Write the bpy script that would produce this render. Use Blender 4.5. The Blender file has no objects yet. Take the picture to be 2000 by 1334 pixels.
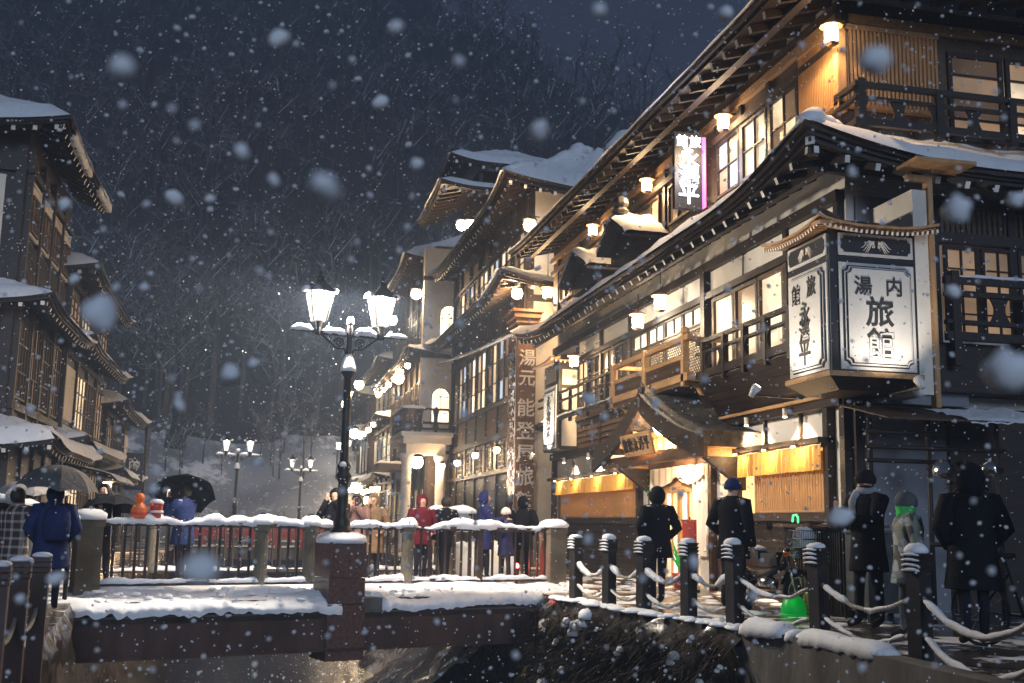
import bpy, bmesh, math, random
from mathutils import Vector, Matrix, noise
random.seed(7)
R = math.radians
SC = bpy.context.scene
COL = SC.collection

# ------------------------------------------------------------------ camera
cam_d = bpy.data.cameras.new('camera'); cam = bpy.data.objects.new('camera', cam_d); COL.objects.link(cam)
H = 1.1
yaw, pit, rol = R(12.7), R(9.25), R(1.1)
_f = Vector((math.sin(yaw)*math.cos(pit), math.cos(yaw)*math.cos(pit), math.sin(pit)))
_r = Vector((math.cos(yaw), -math.sin(yaw), 0)); _u = _r.cross(_f)
_R = _r*math.cos(rol)+_u*math.sin(rol); _U = -_r*math.sin(rol)+_u*math.cos(rol)
cam.matrix_world = Matrix(((_R.x,_U.x,-_f.x,0),(_R.y,_U.y,-_f.y,0),(_R.z,_U.z,-_f.z,H),(0,0,0,1)))
cam_d.sensor_width = 36; cam_d.lens = 36*2200/2000; cam_d.clip_start = .05; cam_d.clip_end = 2000
cam_d.dof.use_dof = True; cam_d.dof.focus_distance = 15; cam_d.dof.aperture_fstop = 3.0
SC.camera = cam
# ------------------------------------------------------------------ night sky, added fill sun, exposure
W = bpy.data.worlds.new('World'); SC.world = W; W.use_nodes = True
nt = W.node_tree; nt.nodes.clear()
sky = nt.nodes.new('ShaderNodeTexSky'); sky.sky_type = 'NISHITA'; sky.sun_disc = False
sky.sun_elevation = R(-4); sky.sun_rotation = R(200)
hs = nt.nodes.new('ShaderNodeHueSaturation'); hs.inputs['Saturation'].default_value = .55
bg = nt.nodes.new('ShaderNodeBackground'); bg.inputs[1].default_value = .15
bg2 = nt.nodes.new('ShaderNodeBackground'); bg2.inputs[0].default_value = (.22,.31,.55,1); bg2.inputs[1].default_value = .036
ad = nt.nodes.new('ShaderNodeAddShader'); wo = nt.nodes.new('ShaderNodeOutputWorld')
nt.links.new(sky.outputs[0], hs.inputs['Color']); nt.links.new(hs.outputs[0], bg.inputs[0])
nt.links.new(bg.outputs[0], ad.inputs[0]); nt.links.new(bg2.outputs[0], ad.inputs[1]); nt.links.new(ad.outputs[0], wo.inputs[0])
sd = bpy.data.lights.new('fill_sun', 'SUN'); sd.energy = .50; sd.angle = R(20); sd.color = (.58,.74,1)  # added low fill from behind the viewer, standing in for a flash
sun = bpy.data.objects.new('fill_sun', sd); COL.objects.link(sun)
sun.rotation_euler = Vector((-.02,.96,-.25)).to_track_quat('-Z','Y').to_euler()
SC.view_settings.view_transform = 'Standard'; SC.view_settings.look = 'None'
SC.view_settings.gamma = 1; SC.view_settings.exposure = 1.25; SC.view_settings.use_curve_mapping = False
cy = SC.cycles
cy.use_denoising = True
try: cy.denoiser = 'OPENIMAGEDENOISE'
except Exception: pass
cy.max_bounces = 6; cy.diffuse_bounces = 3; cy.glossy_bounces = 2; cy.transmission_bounces = 4; cy.transparent_max_bounces = 8; cy.volume_bounces = 0
cy.sample_clamp_indirect = 4; cy.sample_clamp_direct = 0; cy.caustics_reflective = False; cy.caustics_refractive = False
cy.use_light_tree = True
HAZE = .0027; LP = 2.8

# ------------------------------------------------------------------ materials
def nz(t, scale, detail=4, rough=.6, vec=None, stretch=None):
    n = t.nodes.new('ShaderNodeTexNoise'); n.inputs['Scale'].default_value = scale
    n.inputs['Detail'].default_value = detail; n.inputs['Roughness'].default_value = rough
    if stretch:
        tc = t.nodes.new('ShaderNodeTexCoord'); mp = t.nodes.new('ShaderNodeMapping'); mp.inputs['Scale'].default_value = stretch
        t.links.new(tc.outputs['Object'], mp.inputs[0]); t.links.new(mp.outputs[0], n.inputs['Vector'])
    else:
        tc = t.nodes.new('ShaderNodeTexCoord'); t.links.new(tc.outputs['Object'], n.inputs['Vector'])
    return n
MATS = {}
def mat(name, c, rough=.7, c2=None, scale=4, stretch=None, bump=0, bscale=None, metal=0, emit=None, es=0, spec=.4, lo=.35, hi=.7, alpha=1, trans=0, sss=0, evar=0):
    m = bpy.data.materials.new(name); m.use_nodes = True; t = m.node_tree
    b = t.nodes['Principled BSDF']; b.inputs['Base Color'].default_value = (*c,1); b.inputs['Roughness'].default_value = rough
    b.inputs['Metallic'].default_value = metal; b.inputs['Specular IOR Level'].default_value = spec
    if c2:
        n = nz(t, scale, stretch=stretch); r = t.nodes.new('ShaderNodeValToRGB')
        r.color_ramp.elements[0].position = lo; r.color_ramp.elements[1].position = hi
        r.color_ramp.elements[0].color = (*c,1); r.color_ramp.elements[1].color = (*c2,1)
        t.links.new(n.outputs[0], r.inputs[0]); t.links.new(r.outputs[0], b.inputs['Base Color'])
    if bump:
        n = nz(t, bscale or scale*3, 6, .65, stretch=stretch); bp = t.nodes.new('ShaderNodeBump'); bp.inputs['Strength'].default_value = bump
        bp.inputs['Distance'].default_value = .03
        t.links.new(n.outputs[0], bp.inputs['Height']); t.links.new(bp.outputs[0], b.inputs['Normal'])
    if emit:
        b.inputs['Emission Color'].default_value = (*emit,1); b.inputs['Emission Strength'].default_value = es
        if evar:
            n = nz(t, evar, 3, .6); mr = t.nodes.new('ShaderNodeMapRange'); mr.inputs[1].default_value = .3; mr.inputs[2].default_value = .7
            mr.inputs[3].default_value = es*.25; mr.inputs[4].default_value = es*1.5
            t.links.new(n.outputs[0], mr.inputs[0]); t.links.new(mr.outputs[0], b.inputs['Emission Strength'])
    if alpha < 1: b.inputs['Alpha'].default_value = alpha
    if trans: b.inputs['Transmission Weight'].default_value = trans
    if sss: b.inputs['Subsurface Weight'].default_value = sss; b.inputs['Subsurface Radius'].default_value = (.05,.05,.05)
    if emit: m.cycles.emission_sampling = 'NONE'
    MATS[name] = m
    return m
mat('timber', (.012,.0075,.005), .5, (.036,.021,.014), 3, (1,1,6), .25, 14)
mat('timber_h', (.011,.0065,.0045), .5, (.034,.020,.013), 3, (6,.6,6), .25, 14)
mat('timber_mid', (.055,.031,.018), .55, (.125,.075,.043), 3, (5,.6,5), .25, 14)
mat('cedar', (.34,.185,.075), .55, (.52,.31,.14), 3, (5,.5,5), .2, 16)
mat('cedar_v', (.34,.185,.075), .55, (.52,.31,.14), 3, (6,6,.5), .2, 16)
mat('cedar_dark', (.13,.062,.026), .6, (.20,.10,.045), 3, (6,6,.5), .2, 16)
mat('bamboo', (.34,.19,.085), .6, (.55,.34,.16), 9, (9,9,.4), .15, 30)
mat('plaster', (.62,.57,.50), .9, (.76,.72,.65), 1.3, None, .08, 25)
mat('plaster_grey', (.17,.17,.19), .9, (.23,.23,.25), 1.5, None, .1, 25)
mat('snow', (.80,.82,.86), .85, (.90,.91,.93), 6, None, .35, 40, spec=.25)
mat('snow_patchy', (.78,.80,.85), .85, (.9,.9,.93), 4, None, .5, 30, spec=.25)
mat('tile', (.028,.026,.028), .55, (.06,.055,.055), 6, None, .3, 18)
mat('bark_roof', (.035,.026,.02), .9, (.16,.14,.12), 7, (1,1,1), .8, 30)
mat('iron', (.012,.011,.011), .42, (.03,.026,.024), 9, None, .15, 50, metal=.4)
mat('dark_paint', (.014,.012,.013), .5, (.03,.026,.026), 7, None, .15, 40)
mat('white_paint', (.78,.75,.70), .5)
mat('sign_white', (.50,.485,.455), .6, (.58,.565,.54), 2)
mat('sign_black', (.012,.012,.016), .45)
mat('letter', (.03,.027,.025), .6)
mat('letter_pale', (.72,.66,.58), .6)
mat('concrete', (.045,.040,.034), .9, (.15,.14,.125), 1.8, (1,1,.35), .5, 12, lo=.3, hi=.65)
mat('pillar_stone', (.10,.086,.062), .85, (.19,.165,.12), 2.5, None, .3, 30)
mat('steel_brown', (.030,.015,.012), .5, (.105,.055,.042), 2.2, (1,1,.25), .3, 14, lo=.28, hi=.72)
mat('granite_brown', (.085,.045,.038), .22, (.16,.092,.078), 20, None, .05, 60)
mat('rail_wood', (.026,.016,.012), .6, (.07,.045,.032), 4, (6,6,.5), .3, 25)
mat('skin', (.52,.31,.22), .55)
mat('eye', (.02,.015,.012), .2)
mat('hair', (.02,.015,.012), .6)
mat('bark', (.045,.036,.032), .9, (.10,.085,.075), 3)
mat('rope', (.36,.33,.28), .9, (.5,.47,.42), 30, None, .6, 120)
mat('rubber', (.012,.012,.012), .7)
mat('chrome', (.6,.6,.6), .18, metal=1)
mat('glass_clear', (.9,.92,.95), .03, trans=.0, alpha=.12, spec=.6)
WARM = (1,.64,.32); WARM2 = (1,.76,.48); COOL = (1,.88,.74)
mat('lamp_glass', (.8,.78,.72), .4, emit=(1,.90,.74), es=14)
mat('lamp_warm', (.8,.7,.5), .4, emit=(1,.76,.45), es=11)
mat('lamp_street', (.9,.9,.9), .3, emit=(1,.93,.84), es=40)
mat('street_glass', (.0,.0,.0), .5, emit=(1,.90,.76), es=1.6, alpha=.2, spec=.0)
mat('pane_cream', (.62,.56,.46), .5, emit=(1,.72,.42), es=.42, evar=.9)
mat('pane_bright', (.7,.62,.5), .45, emit=(1,.78,.50), es=1.0, evar=1.2)
mat('pane_dim', (.30,.21,.14), .3, emit=(1,.60,.32), es=.10, evar=.7, spec=.6)
mat('pane_dark', (.03,.03,.035), .12, emit=(1,.62,.36), es=.028, evar=.6, spec=.7)
mat('pane_blue', (.30,.36,.46), .25, emit=(.75,.85,1), es=.32, evar=.9)
mat('pane_orange', (.5,.30,.14), .45, emit=(1,.52,.19), es=1.0, evar=1.1)
mat('noren', (.55,.27,.06), .8, (.72,.40,.10), 3, (1,9,.6), .1, 30, emit=(1,.48,.10), es=.14)  # orange self-glow put into the cloth so it looks lit
mat('curtain', (.70,.66,.60), .85, (.8,.77,.72), 3, None, .1, 20)
mat('neon', (.9,.9,.95), .4, emit=(.92,.92,1), es=2.0)
mat('neon_pink', (.5,.1,.3), .4, emit=(1,.12,.5), es=.9)
mat('red_light', (.6,.02,.02), .3, emit=(1,.05,.03), es=22)
mat('red_cloth', (.32,.03,.022), .6, (.42,.06,.04), 5)
mat('green_plastic', (.0,.30,.05), .35, emit=(.0,1,.12), es=.06)
mat('green_tube', (.0,.4,.1), .35, emit=(.05,1,.2), es=1.6)
mat('yellow_plastic', (.45,.37,.12), .5)
mat('orange_plastic', (.80,.16,.03), .45)
mat('red_plastic', (.62,.07,.035), .45)
def coat(name, c, c2=None): return mat(name, c, .75, c2 or tuple(x*1.7 for x in c), 6, None, .7, 13, spec=.08)
coat('coat_black', (.006,.006,.008)); coat('coat_navy', (.016,.026,.080)); coat('coat_blue', (.018,.022,.075)); coat('coat_red', (.075,.008,.013))
coat('coat_grey', (.08,.085,.09)); coat('coat_tan', (.13,.08,.045)); coat('coat_pink', (.15,.085,.075)); coat('trousers', (.012,.012,.018)); coat('fur', (.05,.042,.035)); coat('boots', (.015,.012,.01))
coat('scarf_grey', (.24,.25,.27)); coat('scarf_green', (.06,.45,.10)); coat('hat_black', (.012,.011,.012)); coat('hat_white', (.55,.52,.48))
coat('umb_black', (.012,.013,.016)); coat('umb_grey', (.085,.08,.078)); coat('umb_clear', (.28,.26,.25))
def plaid(name, base, line, s):
    m = bpy.data.materials.new(name); m.use_nodes = True; t = m.node_tree; b = t.nodes['Principled BSDF']; b.inputs['Roughness'].default_value = .85
    tc = t.nodes.new('ShaderNodeTexCoord'); mxs = []
    for ax in ('X','Z'):
        w = t.nodes.new('ShaderNodeTexWave'); w.bands_direction = ax; w.inputs['Scale'].default_value = s; w.inputs['Distortion'].default_value = .3
        t.links.new(tc.outputs['Object'], w.inputs[0]); g = t.nodes.new('ShaderNodeMath'); g.operation = 'GREATER_THAN'; g.inputs[1].default_value = .8
        t.links.new(w.outputs['Fac'], g.inputs[0]); mxs.append(g)
    a = t.nodes.new('ShaderNodeMath'); a.operation = 'ADD'; t.links.new(mxs[0].outputs[0], a.inputs[0]); t.links.new(mxs[1].outputs[0], a.inputs[1])
    mr = t.nodes.new('ShaderNodeMath'); mr.operation = 'MULTIPLY'; mr.inputs[1].default_value = .5; t.links.new(a.outputs[0], mr.inputs[0])
    mx = t.nodes.new('ShaderNodeMix'); mx.data_type = 'RGBA'; mx.inputs['A'].default_value = (*base,1); mx.inputs['B'].default_value = (*line,1)
    t.links.new(mr.outputs[0], mx.inputs['Factor']); t.links.new(mx.outputs['Result'], b.inputs['Base Color']); MATS[name] = m
plaid('plaid', (.05,.03,.03), (.45,.40,.36), 3.2)
def patches(name, cols, s):
    m = bpy.data.materials.new(name); m.use_nodes = True; t = m.node_tree; b = t.nodes['Principled BSDF']; b.inputs['Roughness'].default_value = .7
    v = t.nodes.new('ShaderNodeTexVoronoi'); v.inputs['Scale'].default_value = s; tc = t.nodes.new('ShaderNodeTexCoord'); t.links.new(tc.outputs['Object'], v.inputs['Vector'])
    sp = t.nodes.new('ShaderNodeSeparateColor'); t.links.new(v.outputs['Color'], sp.inputs[0]); r = t.nodes.new('ShaderNodeValToRGB'); r.color_ramp.interpolation = 'CONSTANT'
    while len(r.color_ramp.elements) < len(cols): r.color_ramp.elements.new(.5)
    for i, c in enumerate(cols): r.color_ramp.elements[i].position = i/len(cols); r.color_ramp.elements[i].color = (*c,1)
    t.links.new(sp.outputs[0], r.inputs[0]); t.links.new(r.outputs[0], b.inputs['Base Color']); MATS[name] = m
patches('camo', [(.03,.033,.036),(.16,.18,.19),(.34,.37,.40),(.05,.055,.06),(.22,.24,.18)], 11)
# ground: wet paving with trodden slush and snow lying in patches
def ground_mat(name, wet, dry, cover, sc):
    m = bpy.data.materials.new(name); m.use_nodes = True; t = m.node_tree; b = t.nodes['Principled BSDF']
    n1 = nz(t, sc, 6, .62); n2 = nz(t, sc*6, 5, .6); n3 = nz(t, 2.2, 4, .6)
    a = t.nodes.new('ShaderNodeMath'); a.operation = 'MULTIPLY_ADD'; a.inputs[1].default_value = .35; t.links.new(n2.outputs[0], a.inputs[0]); t.links.new(n1.outputs[0], a.inputs[2])
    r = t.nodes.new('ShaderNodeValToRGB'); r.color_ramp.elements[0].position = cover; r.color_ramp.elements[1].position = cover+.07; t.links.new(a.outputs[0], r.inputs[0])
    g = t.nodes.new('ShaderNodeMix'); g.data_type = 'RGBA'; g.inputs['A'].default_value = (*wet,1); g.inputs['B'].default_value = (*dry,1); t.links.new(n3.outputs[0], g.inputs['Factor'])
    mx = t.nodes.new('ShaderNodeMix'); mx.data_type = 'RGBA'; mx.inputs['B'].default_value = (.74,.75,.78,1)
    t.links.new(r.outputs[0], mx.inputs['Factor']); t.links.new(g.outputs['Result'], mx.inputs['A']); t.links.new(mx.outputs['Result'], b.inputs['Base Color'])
    rr = t.nodes.new('ShaderNodeMapRange'); rr.inputs[3].default_value = .22; rr.inputs[4].default_value = .9; t.links.new(r.outputs[0], rr.inputs[0]); t.links.new(rr.outputs[0], b.inputs['Roughness'])
    bp = t.nodes.new('ShaderNodeBump'); bp.inputs['Strength'].default_value = .5; bp.inputs['Distance'].default_value = .05; t.links.new(a.outputs[0], bp.inputs['Height']); t.links.new(bp.outputs[0], b.inputs['Normal'])
    MATS[name] = m
ground_mat('paving', (.040,.032,.026), (.085,.066,.050), .70, .9)
ground_mat('snow_ground', (.10,.09,.085), (.2,.19,.18), .30, .25)
ground_mat('snow_bank', (.26,.275,.31), (.36,.38,.42), .74, .35)  # snow toned down to grey-blue, as if little light reached it
ground_mat('forest_floor', (.018,.015,.014), (.045,.040,.040), .86, .5)  # litter darkened in colour to hold the slope in night shade
ground_mat('snow_patch_rock', (.02,.017,.015), (.07,.06,.05), .66, 1.1)
ground_mat('rock', (.016,.014,.012), (.06,.05,.042), .84, .8)
ground_mat('rock_near', (.008,.007,.006), (.040,.031,.022), .80, 1.3)
# bare twigs that carry snow on their upper side
def snowy(name, dark, k0, k1):
    m = bpy.data.materials.new(name); m.use_nodes = True; t = m.node_tree; b = t.nodes['Principled BSDF']; b.inputs['Roughness'].default_value = .9
    g = t.nodes.new('ShaderNodeNewGeometry'); s = t.nodes.new('ShaderNodeSeparateXYZ'); t.links.new(g.outputs['Normal'], s.inputs[0])
    r = t.nodes.new('ShaderNodeMapRange'); r.inputs[1].default_value = k0; r.inputs[2].default_value = k1; t.links.new(s.outputs['Z'], r.inputs[0])
    mx = t.nodes.new('ShaderNodeMix'); mx.data_type = 'RGBA'; mx.inputs['A'].default_value = (*dark,1); mx.inputs['B'].default_value = (.78,.80,.85,1)
    t.links.new(r.outputs[0], mx.inputs['Factor']); t.links.new(mx.outputs['Result'], b.inputs['Base Color']); MATS[name] = m
snowy('snowy_twig', (.05,.042,.040), .15, .6); snowy('snowy_shrub', (.045,.05,.04), .3, .8)
def flake_mat():
    m = bpy.data.materials.new('flake'); m.use_nodes = True; t = m.node_tree; t.nodes.clear()
    o = t.nodes.new('ShaderNodeOutputMaterial'); d = t.nodes.new('ShaderNodeBsdfDiffuse'); d.inputs[0].default_value = (.93,.95,.98,1)
    l = t.nodes.new('ShaderNodeBsdfTranslucent'); l.inputs[0].default_value = (.93,.95,.98,1); mx = t.nodes.new('ShaderNodeMixShader'); mx.inputs[0].default_value = .15
    t.links.new(d.outputs[0], mx.inputs[1]); t.links.new(l.outputs[0], mx.inputs[2]); t.links.new(mx.outputs[0], o.inputs[0]); MATS['flake'] = m
flake_mat()
def water_mat():
    m = bpy.data.materials.new('water'); m.use_nodes = True; t = m.node_tree; b = t.nodes['Principled BSDF']
    b.inputs['Base Color'].default_value = (.008,.010,.012,1); b.inputs['Roughness'].default_value = .07; b.inputs['Specular IOR Level'].default_value = .6
    n = nz(t, 1, 4, .6, stretch=(1.6,5,1)); n2 = nz(t, 6, 3, .6, stretch=(1.2,4,1)); a = t.nodes.new('ShaderNodeMath'); a.operation = 'MULTIPLY_ADD'; a.inputs[1].default_value = .4
    t.links.new(n2.outputs[0], a.inputs[0]); t.links.new(n.outputs[0], a.inputs[2])
    bp = t.nodes.new('ShaderNodeBump'); bp.inputs['Strength'].default_value = .4; bp.inputs['Distance'].default_value = .10; t.links.new(a.outputs[0], bp.inputs['Height']); t.links.new(bp.outputs[0], b.inputs['Normal'])
    MATS['water'] = m
water_mat()

# ------------------------------------------------------------------ mesh helpers
def N(x, y=0, z=0, s=1): return noise.noise(Vector((x*s, y*s, z*s)))
class MB:
    def __init__(s): s.v = []; s.f = []; s.m = []
    def add(s, vs, fs, mi=0):
        b = len(s.v); s.v += [tuple(p) for p in vs]; s.f += [tuple(i+b for i in f) for f in fs]; s.m += [mi]*len(fs); return s
    def box(s, x0, x1, y0, y1, z0, z1, mi=0):
        return s.hexa([(x0,y0,z0),(x1,y0,z0),(x1,y1,z0),(x0,y1,z0),(x0,y0,z1),(x1,y0,z1),(x1,y1,z1),(x0,y1,z1)], mi)
    def hexa(s, p, mi=0): return s.add(p, [(0,3,2,1),(4,5,6,7),(0,1,5,4),(1,2,6,5),(2,3,7,6),(3,0,4,7)], mi)
    def bar(s, a, b, w, h, up=(0,0,1), mi=0, end=None):
        a = Vector(a); b = Vector(b); d = (b-a).normalized(); u = Vector(up); r = d.cross(u)
        if r.length < 1e-4: r = d.cross(Vector((1,0,0)))
        r.normalize(); u = r.cross(d); r *= w/2; u *= h/2
        s.add([a-r-u,a+r-u,a+r+u,a-r+u,b-r-u,b+r-u,b+r+u,b-r+u], [(0,1,5,4),(1,2,6,5),(2,3,7,6),(3,0,4,7)], mi)
        n = len(s.v)-8; s.f += [(n,n+3,n+2,n+1),(n+4,n+5,n+6,n+7)]; s.m += [mi, mi if end is None else end]; return s
    def tube(s, pts, r, n=8, mi=0, cap=True):
        pts = [Vector(p) for p in pts]; k = len(pts); rs = r if isinstance(r, (list, tuple)) else [r]*k; vs = []; prev = None
        for i, p in enumerate(pts):
            d = (pts[min(i+1,k-1)]-pts[max(i-1,0)]).normalized()
            if prev is None: a = d.orthogonal().normalized()
            else:
                a = prev-d*prev.dot(d); a = a.normalized() if a.length > 1e-5 else d.orthogonal().normalized()
            prev = a; b = d.cross(a)
            vs += [p+(a*math.cos(2*math.pi*j/n)+b*math.sin(2*math.pi*j/n))*rs[i] for j in range(n)]
        fs = [(i*n+j, i*n+(j+1)%n, (i+1)*n+(j+1)%n, (i+1)*n+j) for i in range(k-1) for j in range(n)]
        if cap: fs += [tuple(range(n-1,-1,-1)), tuple((k-1)*n+j for j in range(n))]
        return s.add(vs, fs, mi)
    def lathe(s, prof, c=(0,0,0), n=16, mi=0, sy=1.0, sq=False):
        vs = []; a0 = math.pi/n if sq else 0
        for r, z in prof: vs += [(c[0]+r*math.cos(a0+2*math.pi*j/n), c[1]+sy*r*math.sin(a0+2*math.pi*j/n), c[2]+z) for j in range(n)]
        k = len(prof); fs = [(i*n+j, i*n+(j+1)%n, (i+1)*n+(j+1)%n, (i+1)*n+j) for i in range(k-1) for j in range(n)]
        fs += [tuple(range(n-1,-1,-1)), tuple((k-1)*n+j for j in range(n))]
        return s.add(vs, fs, mi)
    def prism(s, pts, off, mi=0):
        off = Vector(off); n = len(pts); vs = [Vector(p) for p in pts]; vs += [p+off for p in vs]
        return s.add(vs, [tuple(range(n-1,-1,-1)), tuple(range(n,2*n))]+[(i,(i+1)%n,n+(i+1)%n,n+i) for i in range(n)], mi)
    def grid(s, fn, nu, nv, mi=0, flip=False):
        vs = [fn(i/nu, j/nv) for i in range(nu+1) for j in range(nv+1)]
        fs = [(i*(nv+1)+j, (i+1)*(nv+1)+j, (i+1)*(nv+1)+j+1, i*(nv+1)+j+1) for i in range(nu) for j in range(nv)]
        if flip: fs = [f[::-1] for f in fs]
        return s.add(vs, fs, mi)
    def build(s, name, mats, parent=None, smooth=False):
        me = bpy.data.meshes.new(name); me.from_pydata(s.v, [], s.f)
        for m in (mats if isinstance(mats, (list,tuple)) else [mats]): me.materials.append(MATS[m])
        if any(s.m): me.polygons.foreach_set('material_index', s.m)
        if smooth: me.polygons.foreach_set('use_smooth', [True]*len(me.polygons))
        me.update()
        return link(name, me, parent)
def link(name, data, parent=None):
    o = bpy.data.objects.new(name, data); COL.objects.link(o)
    if parent is not None:
        o.parent = parent
        if 'wloc' in parent: o.matrix_parent_inverse = Matrix.Translation(-Vector(parent['wloc']))
    return o
def thing(name, label, cat, loc=(0,0,0), rz=0, group=None, local=False):
    """Empty at the base; children are modelled in world coordinates unless local"""
    o = bpy.data.objects.new(name, None); COL.objects.link(o); o.location = loc; o.rotation_euler = (0,0,rz); o.empty_display_size = .1
    if not local: o['wloc'] = list(loc)
    return tag(o, label, cat, group)
def tag(o, label, cat=None, group=None):
    o['label'] = label
    if cat: o['category'] = cat
    if group: o['group'] = group
    return o
def struct(o): o['kind'] = 'structure'; return o
def stuff(o, label=None, cat=None):
    o['kind'] = 'stuff'
    if label: o['label'] = label
    if cat: o['category'] = cat
    return o
def copy_tree(o, parent=None, label=None):
    c = o.copy(); COL.objects.link(c)
    if parent is not None: c.parent = parent
    if label: c['label'] = label
    for ch in list(o.children): copy_tree(ch, c)
    return c
def lamp(parent, loc, power, col=WARM, r=.06, name='light'):
    l = bpy.data.lights.new(name, 'POINT'); l.energy = power*LP; l.color = col; l.shadow_soft_size = r
    o = link(name, l, parent); o.location = loc; return o
def spot(parent, loc, to, power, col=WARM, ang=70, r=.05, blend=.6):
    l = bpy.data.lights.new('light', 'SPOT'); l.energy = power*LP; l.color = col; l.shadow_soft_size = r; l.spot_size = R(ang); l.spot_blend = blend
    o = link('light', l, parent); o.location = loc; o.rotation_euler = (Vector(to)-Vector(loc)).to_track_quat('-Z','Y').to_euler(); return o
# snow lying on things
def snow_ridge(mb, pts, w, h, seed=0, step=.12, droop=.3, lump=.35):
    """rounded uneven strip of snow along a line of points"""
    pts = [Vector(p) for p in pts]; line = []
    for a, b in zip(pts, pts[1:]):
        n = max(1, int((b-a).length/step)); line += [a.lerp(b, i/n) for i in range(n)]
    line.append(pts[-1]); k = len(line); m = 7; vs = []
    for i, p in enumerate(line):
        d = (line[min(i+1,k-1)]-line[max(i-1,0)]); d.z = 0; d = d.normalized() if d.length > 1e-6 else Vector((1,0,0)); r = Vector((d.y,-d.x,0))
        e = min(1, .35+min(i,k-1-i)*.33); q = p*2.3+Vector((seed*7.1,seed*3.3,0)); q2 = p*7+Vector((seed,seed*2,1))
        hh = h*e*(1+lump*1.6*noise.noise(q)+lump*.9*noise.noise(q2)); ww = w*(.75+.25*e)*(1+lump*.8*noise.noise(q+Vector((5,1,2)))); sh = w*lump*.3*noise.noise(q2+Vector((3,9,1)))
        for j in range(m):
            a = math.pi*j/(m-1); x = math.cos(a); z = math.sin(a)**.7
            vs.append(p+r*(x*ww/2+sh)+Vector((0,0, z*hh-(droop*h*(1+noise.noise(q2*1.7+r*x)) if j in (0,m-1) else 0))))
    fs = [(i*m+j, (i+1)*m+j, (i+1)*m+j+1, i*m+j+1) for i in range(k-1) for j in range(m-1)]
    fs += [((i+1)*m, i*m, i*m+m-1, (i+1)*m+m-1) for i in range(k-1)]+[tuple(range(m)), tuple((k-1)*m+j for j in range(m-1,-1,-1))]
    mb.add(vs, fs)
def snow_cap(mb, c, rx, ry, h, seed=0, n=12):
    """small heap of snow on a flat top"""
    vs = []; rings = [(1.04,-.12),(1.1,.25),(.98,.62),(.66,.92),(.25,1.0)]
    for k, (r, z) in enumerate(rings):
        for j in range(n):
            a = 2*math.pi*j/n; q = 1+.16*N(math.cos(a)*1.5+seed*3.7, math.sin(a)*1.5, k*.6)
            ca, sa = math.cos(a), math.sin(a); p = 3.2; sup = (abs(ca)**p+abs(sa)**p)**(-1/p)
            vs.append((c[0]+rx*r*q*ca*sup, c[1]+ry*r*q*sa*sup, c[2]+h*z*(1+.22*N(ca*2+seed, sa*2, z))))
    m = len(rings); vs.append((c[0], c[1], c[2]+h*1.02)); fs = [(i*n+j, i*n+(j+1)%n, (i+1)*n+(j+1)%n, (i+1)*n+j) for i in range(m-1) for j in range(n)]
    fs += [((m-1)*n+j, (m-1)*n+(j+1)%n, m*n) for j in range(n)]+[tuple(range(n-1,-1,-1))]
    mb.add(vs, fs)
# a wall plane: u along it, z up, d out of it
class Face:
    def __init__(s, kind, c): s.k = kind; s.c = c
    def P(s, u, z, d=0):
        if s.k == 'W': return Vector((s.c-d, u, z))
        if s.k == 'E': return Vector((s.c+d, u, z))
        return Vector((u, s.c-d, z))
    def box(s, mb, u0, u1, z0, z1, d0, d1, mi=0):
        a = s.P(u0, z0, d0); b = s.P(u1, z1, d1)
        return mb.box(min(a.x,b.x), max(a.x,b.x), min(a.y,b.y), max(a.y,b.y), min(a.z,b.z), max(a.z,b.z), mi)
    def part(s, name, m, parent, *boxes):
        mb = MB()
        for b in boxes: s.box(mb, *b)
        return mb.build(name, m, parent)
def window(F, parent, u0, u1, z0, z1, nx, nzz, pane, frame='timber', fw=.05, d=0, bw=.022, name='window', split=True, depth=.06):
    mb = MB(); F.box(mb, u0, u1, z0, z0+fw, d, d+depth); F.box(mb, u0, u1, z1-fw, z1, d, d+depth)
    F.box(mb, u0, u0+fw, z0+fw, z1-fw, d, d+depth); F.box(mb, u1-fw, u1, z0+fw, z1-fw, d, d+depth)
    for i in range(1, nx):
        u = u0+(u1-u0)*i/nx; F.box(mb, u-bw/2, u+bw/2, z0+fw, z1-fw, d+.005, d+depth*.8)
    for j in range(1, nzz):
        z = z0+(z1-z0)*j/nzz; F.box(mb, u0+fw, u1-fw, z-bw/2, z+bw/2, d+.008, d+depth*.75)
    w = mb.build(name, frame, parent)
    if split:
        for i in range(nx):
            for j in range(nzz):
                F.part('pane', pane[(i+j) % len(pane)] if isinstance(pane, list) else pane, w, (u0+(u1-u0)*i/nx+.004, u0+(u1-u0)*(i+1)/nx-.004, z0+(z1-z0)*j/nzz+.004, z0+(z1-z0)*(j+1)/nzz-.004, d-.015, d+.004))
    else: F.part('pane', pane if isinstance(pane, str) else pane[0], w, (u0+.004, u1-.004, z0+.004, z1-.004, d-.015, d+.004))
    return w
def text_mesh(s, size, ext=0.008, bold=.012):
    c = bpy.data.curves.new('lettering', 'FONT'); c.body = s; c.size = size; c.extrude = ext; c.align_x = 'CENTER'; c.align_y = 'CENTER'; c.offset = size*bold
    o = bpy.data.objects.new('lettering', c); COL.objects.link(o); bpy.context.view_layer.update()
    me = bpy.data.meshes.new_from_object(o.evaluated_get(bpy.context.evaluated_depsgraph_get())); bpy.data.objects.remove(o); bpy.data.curves.remove(c); return me
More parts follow.
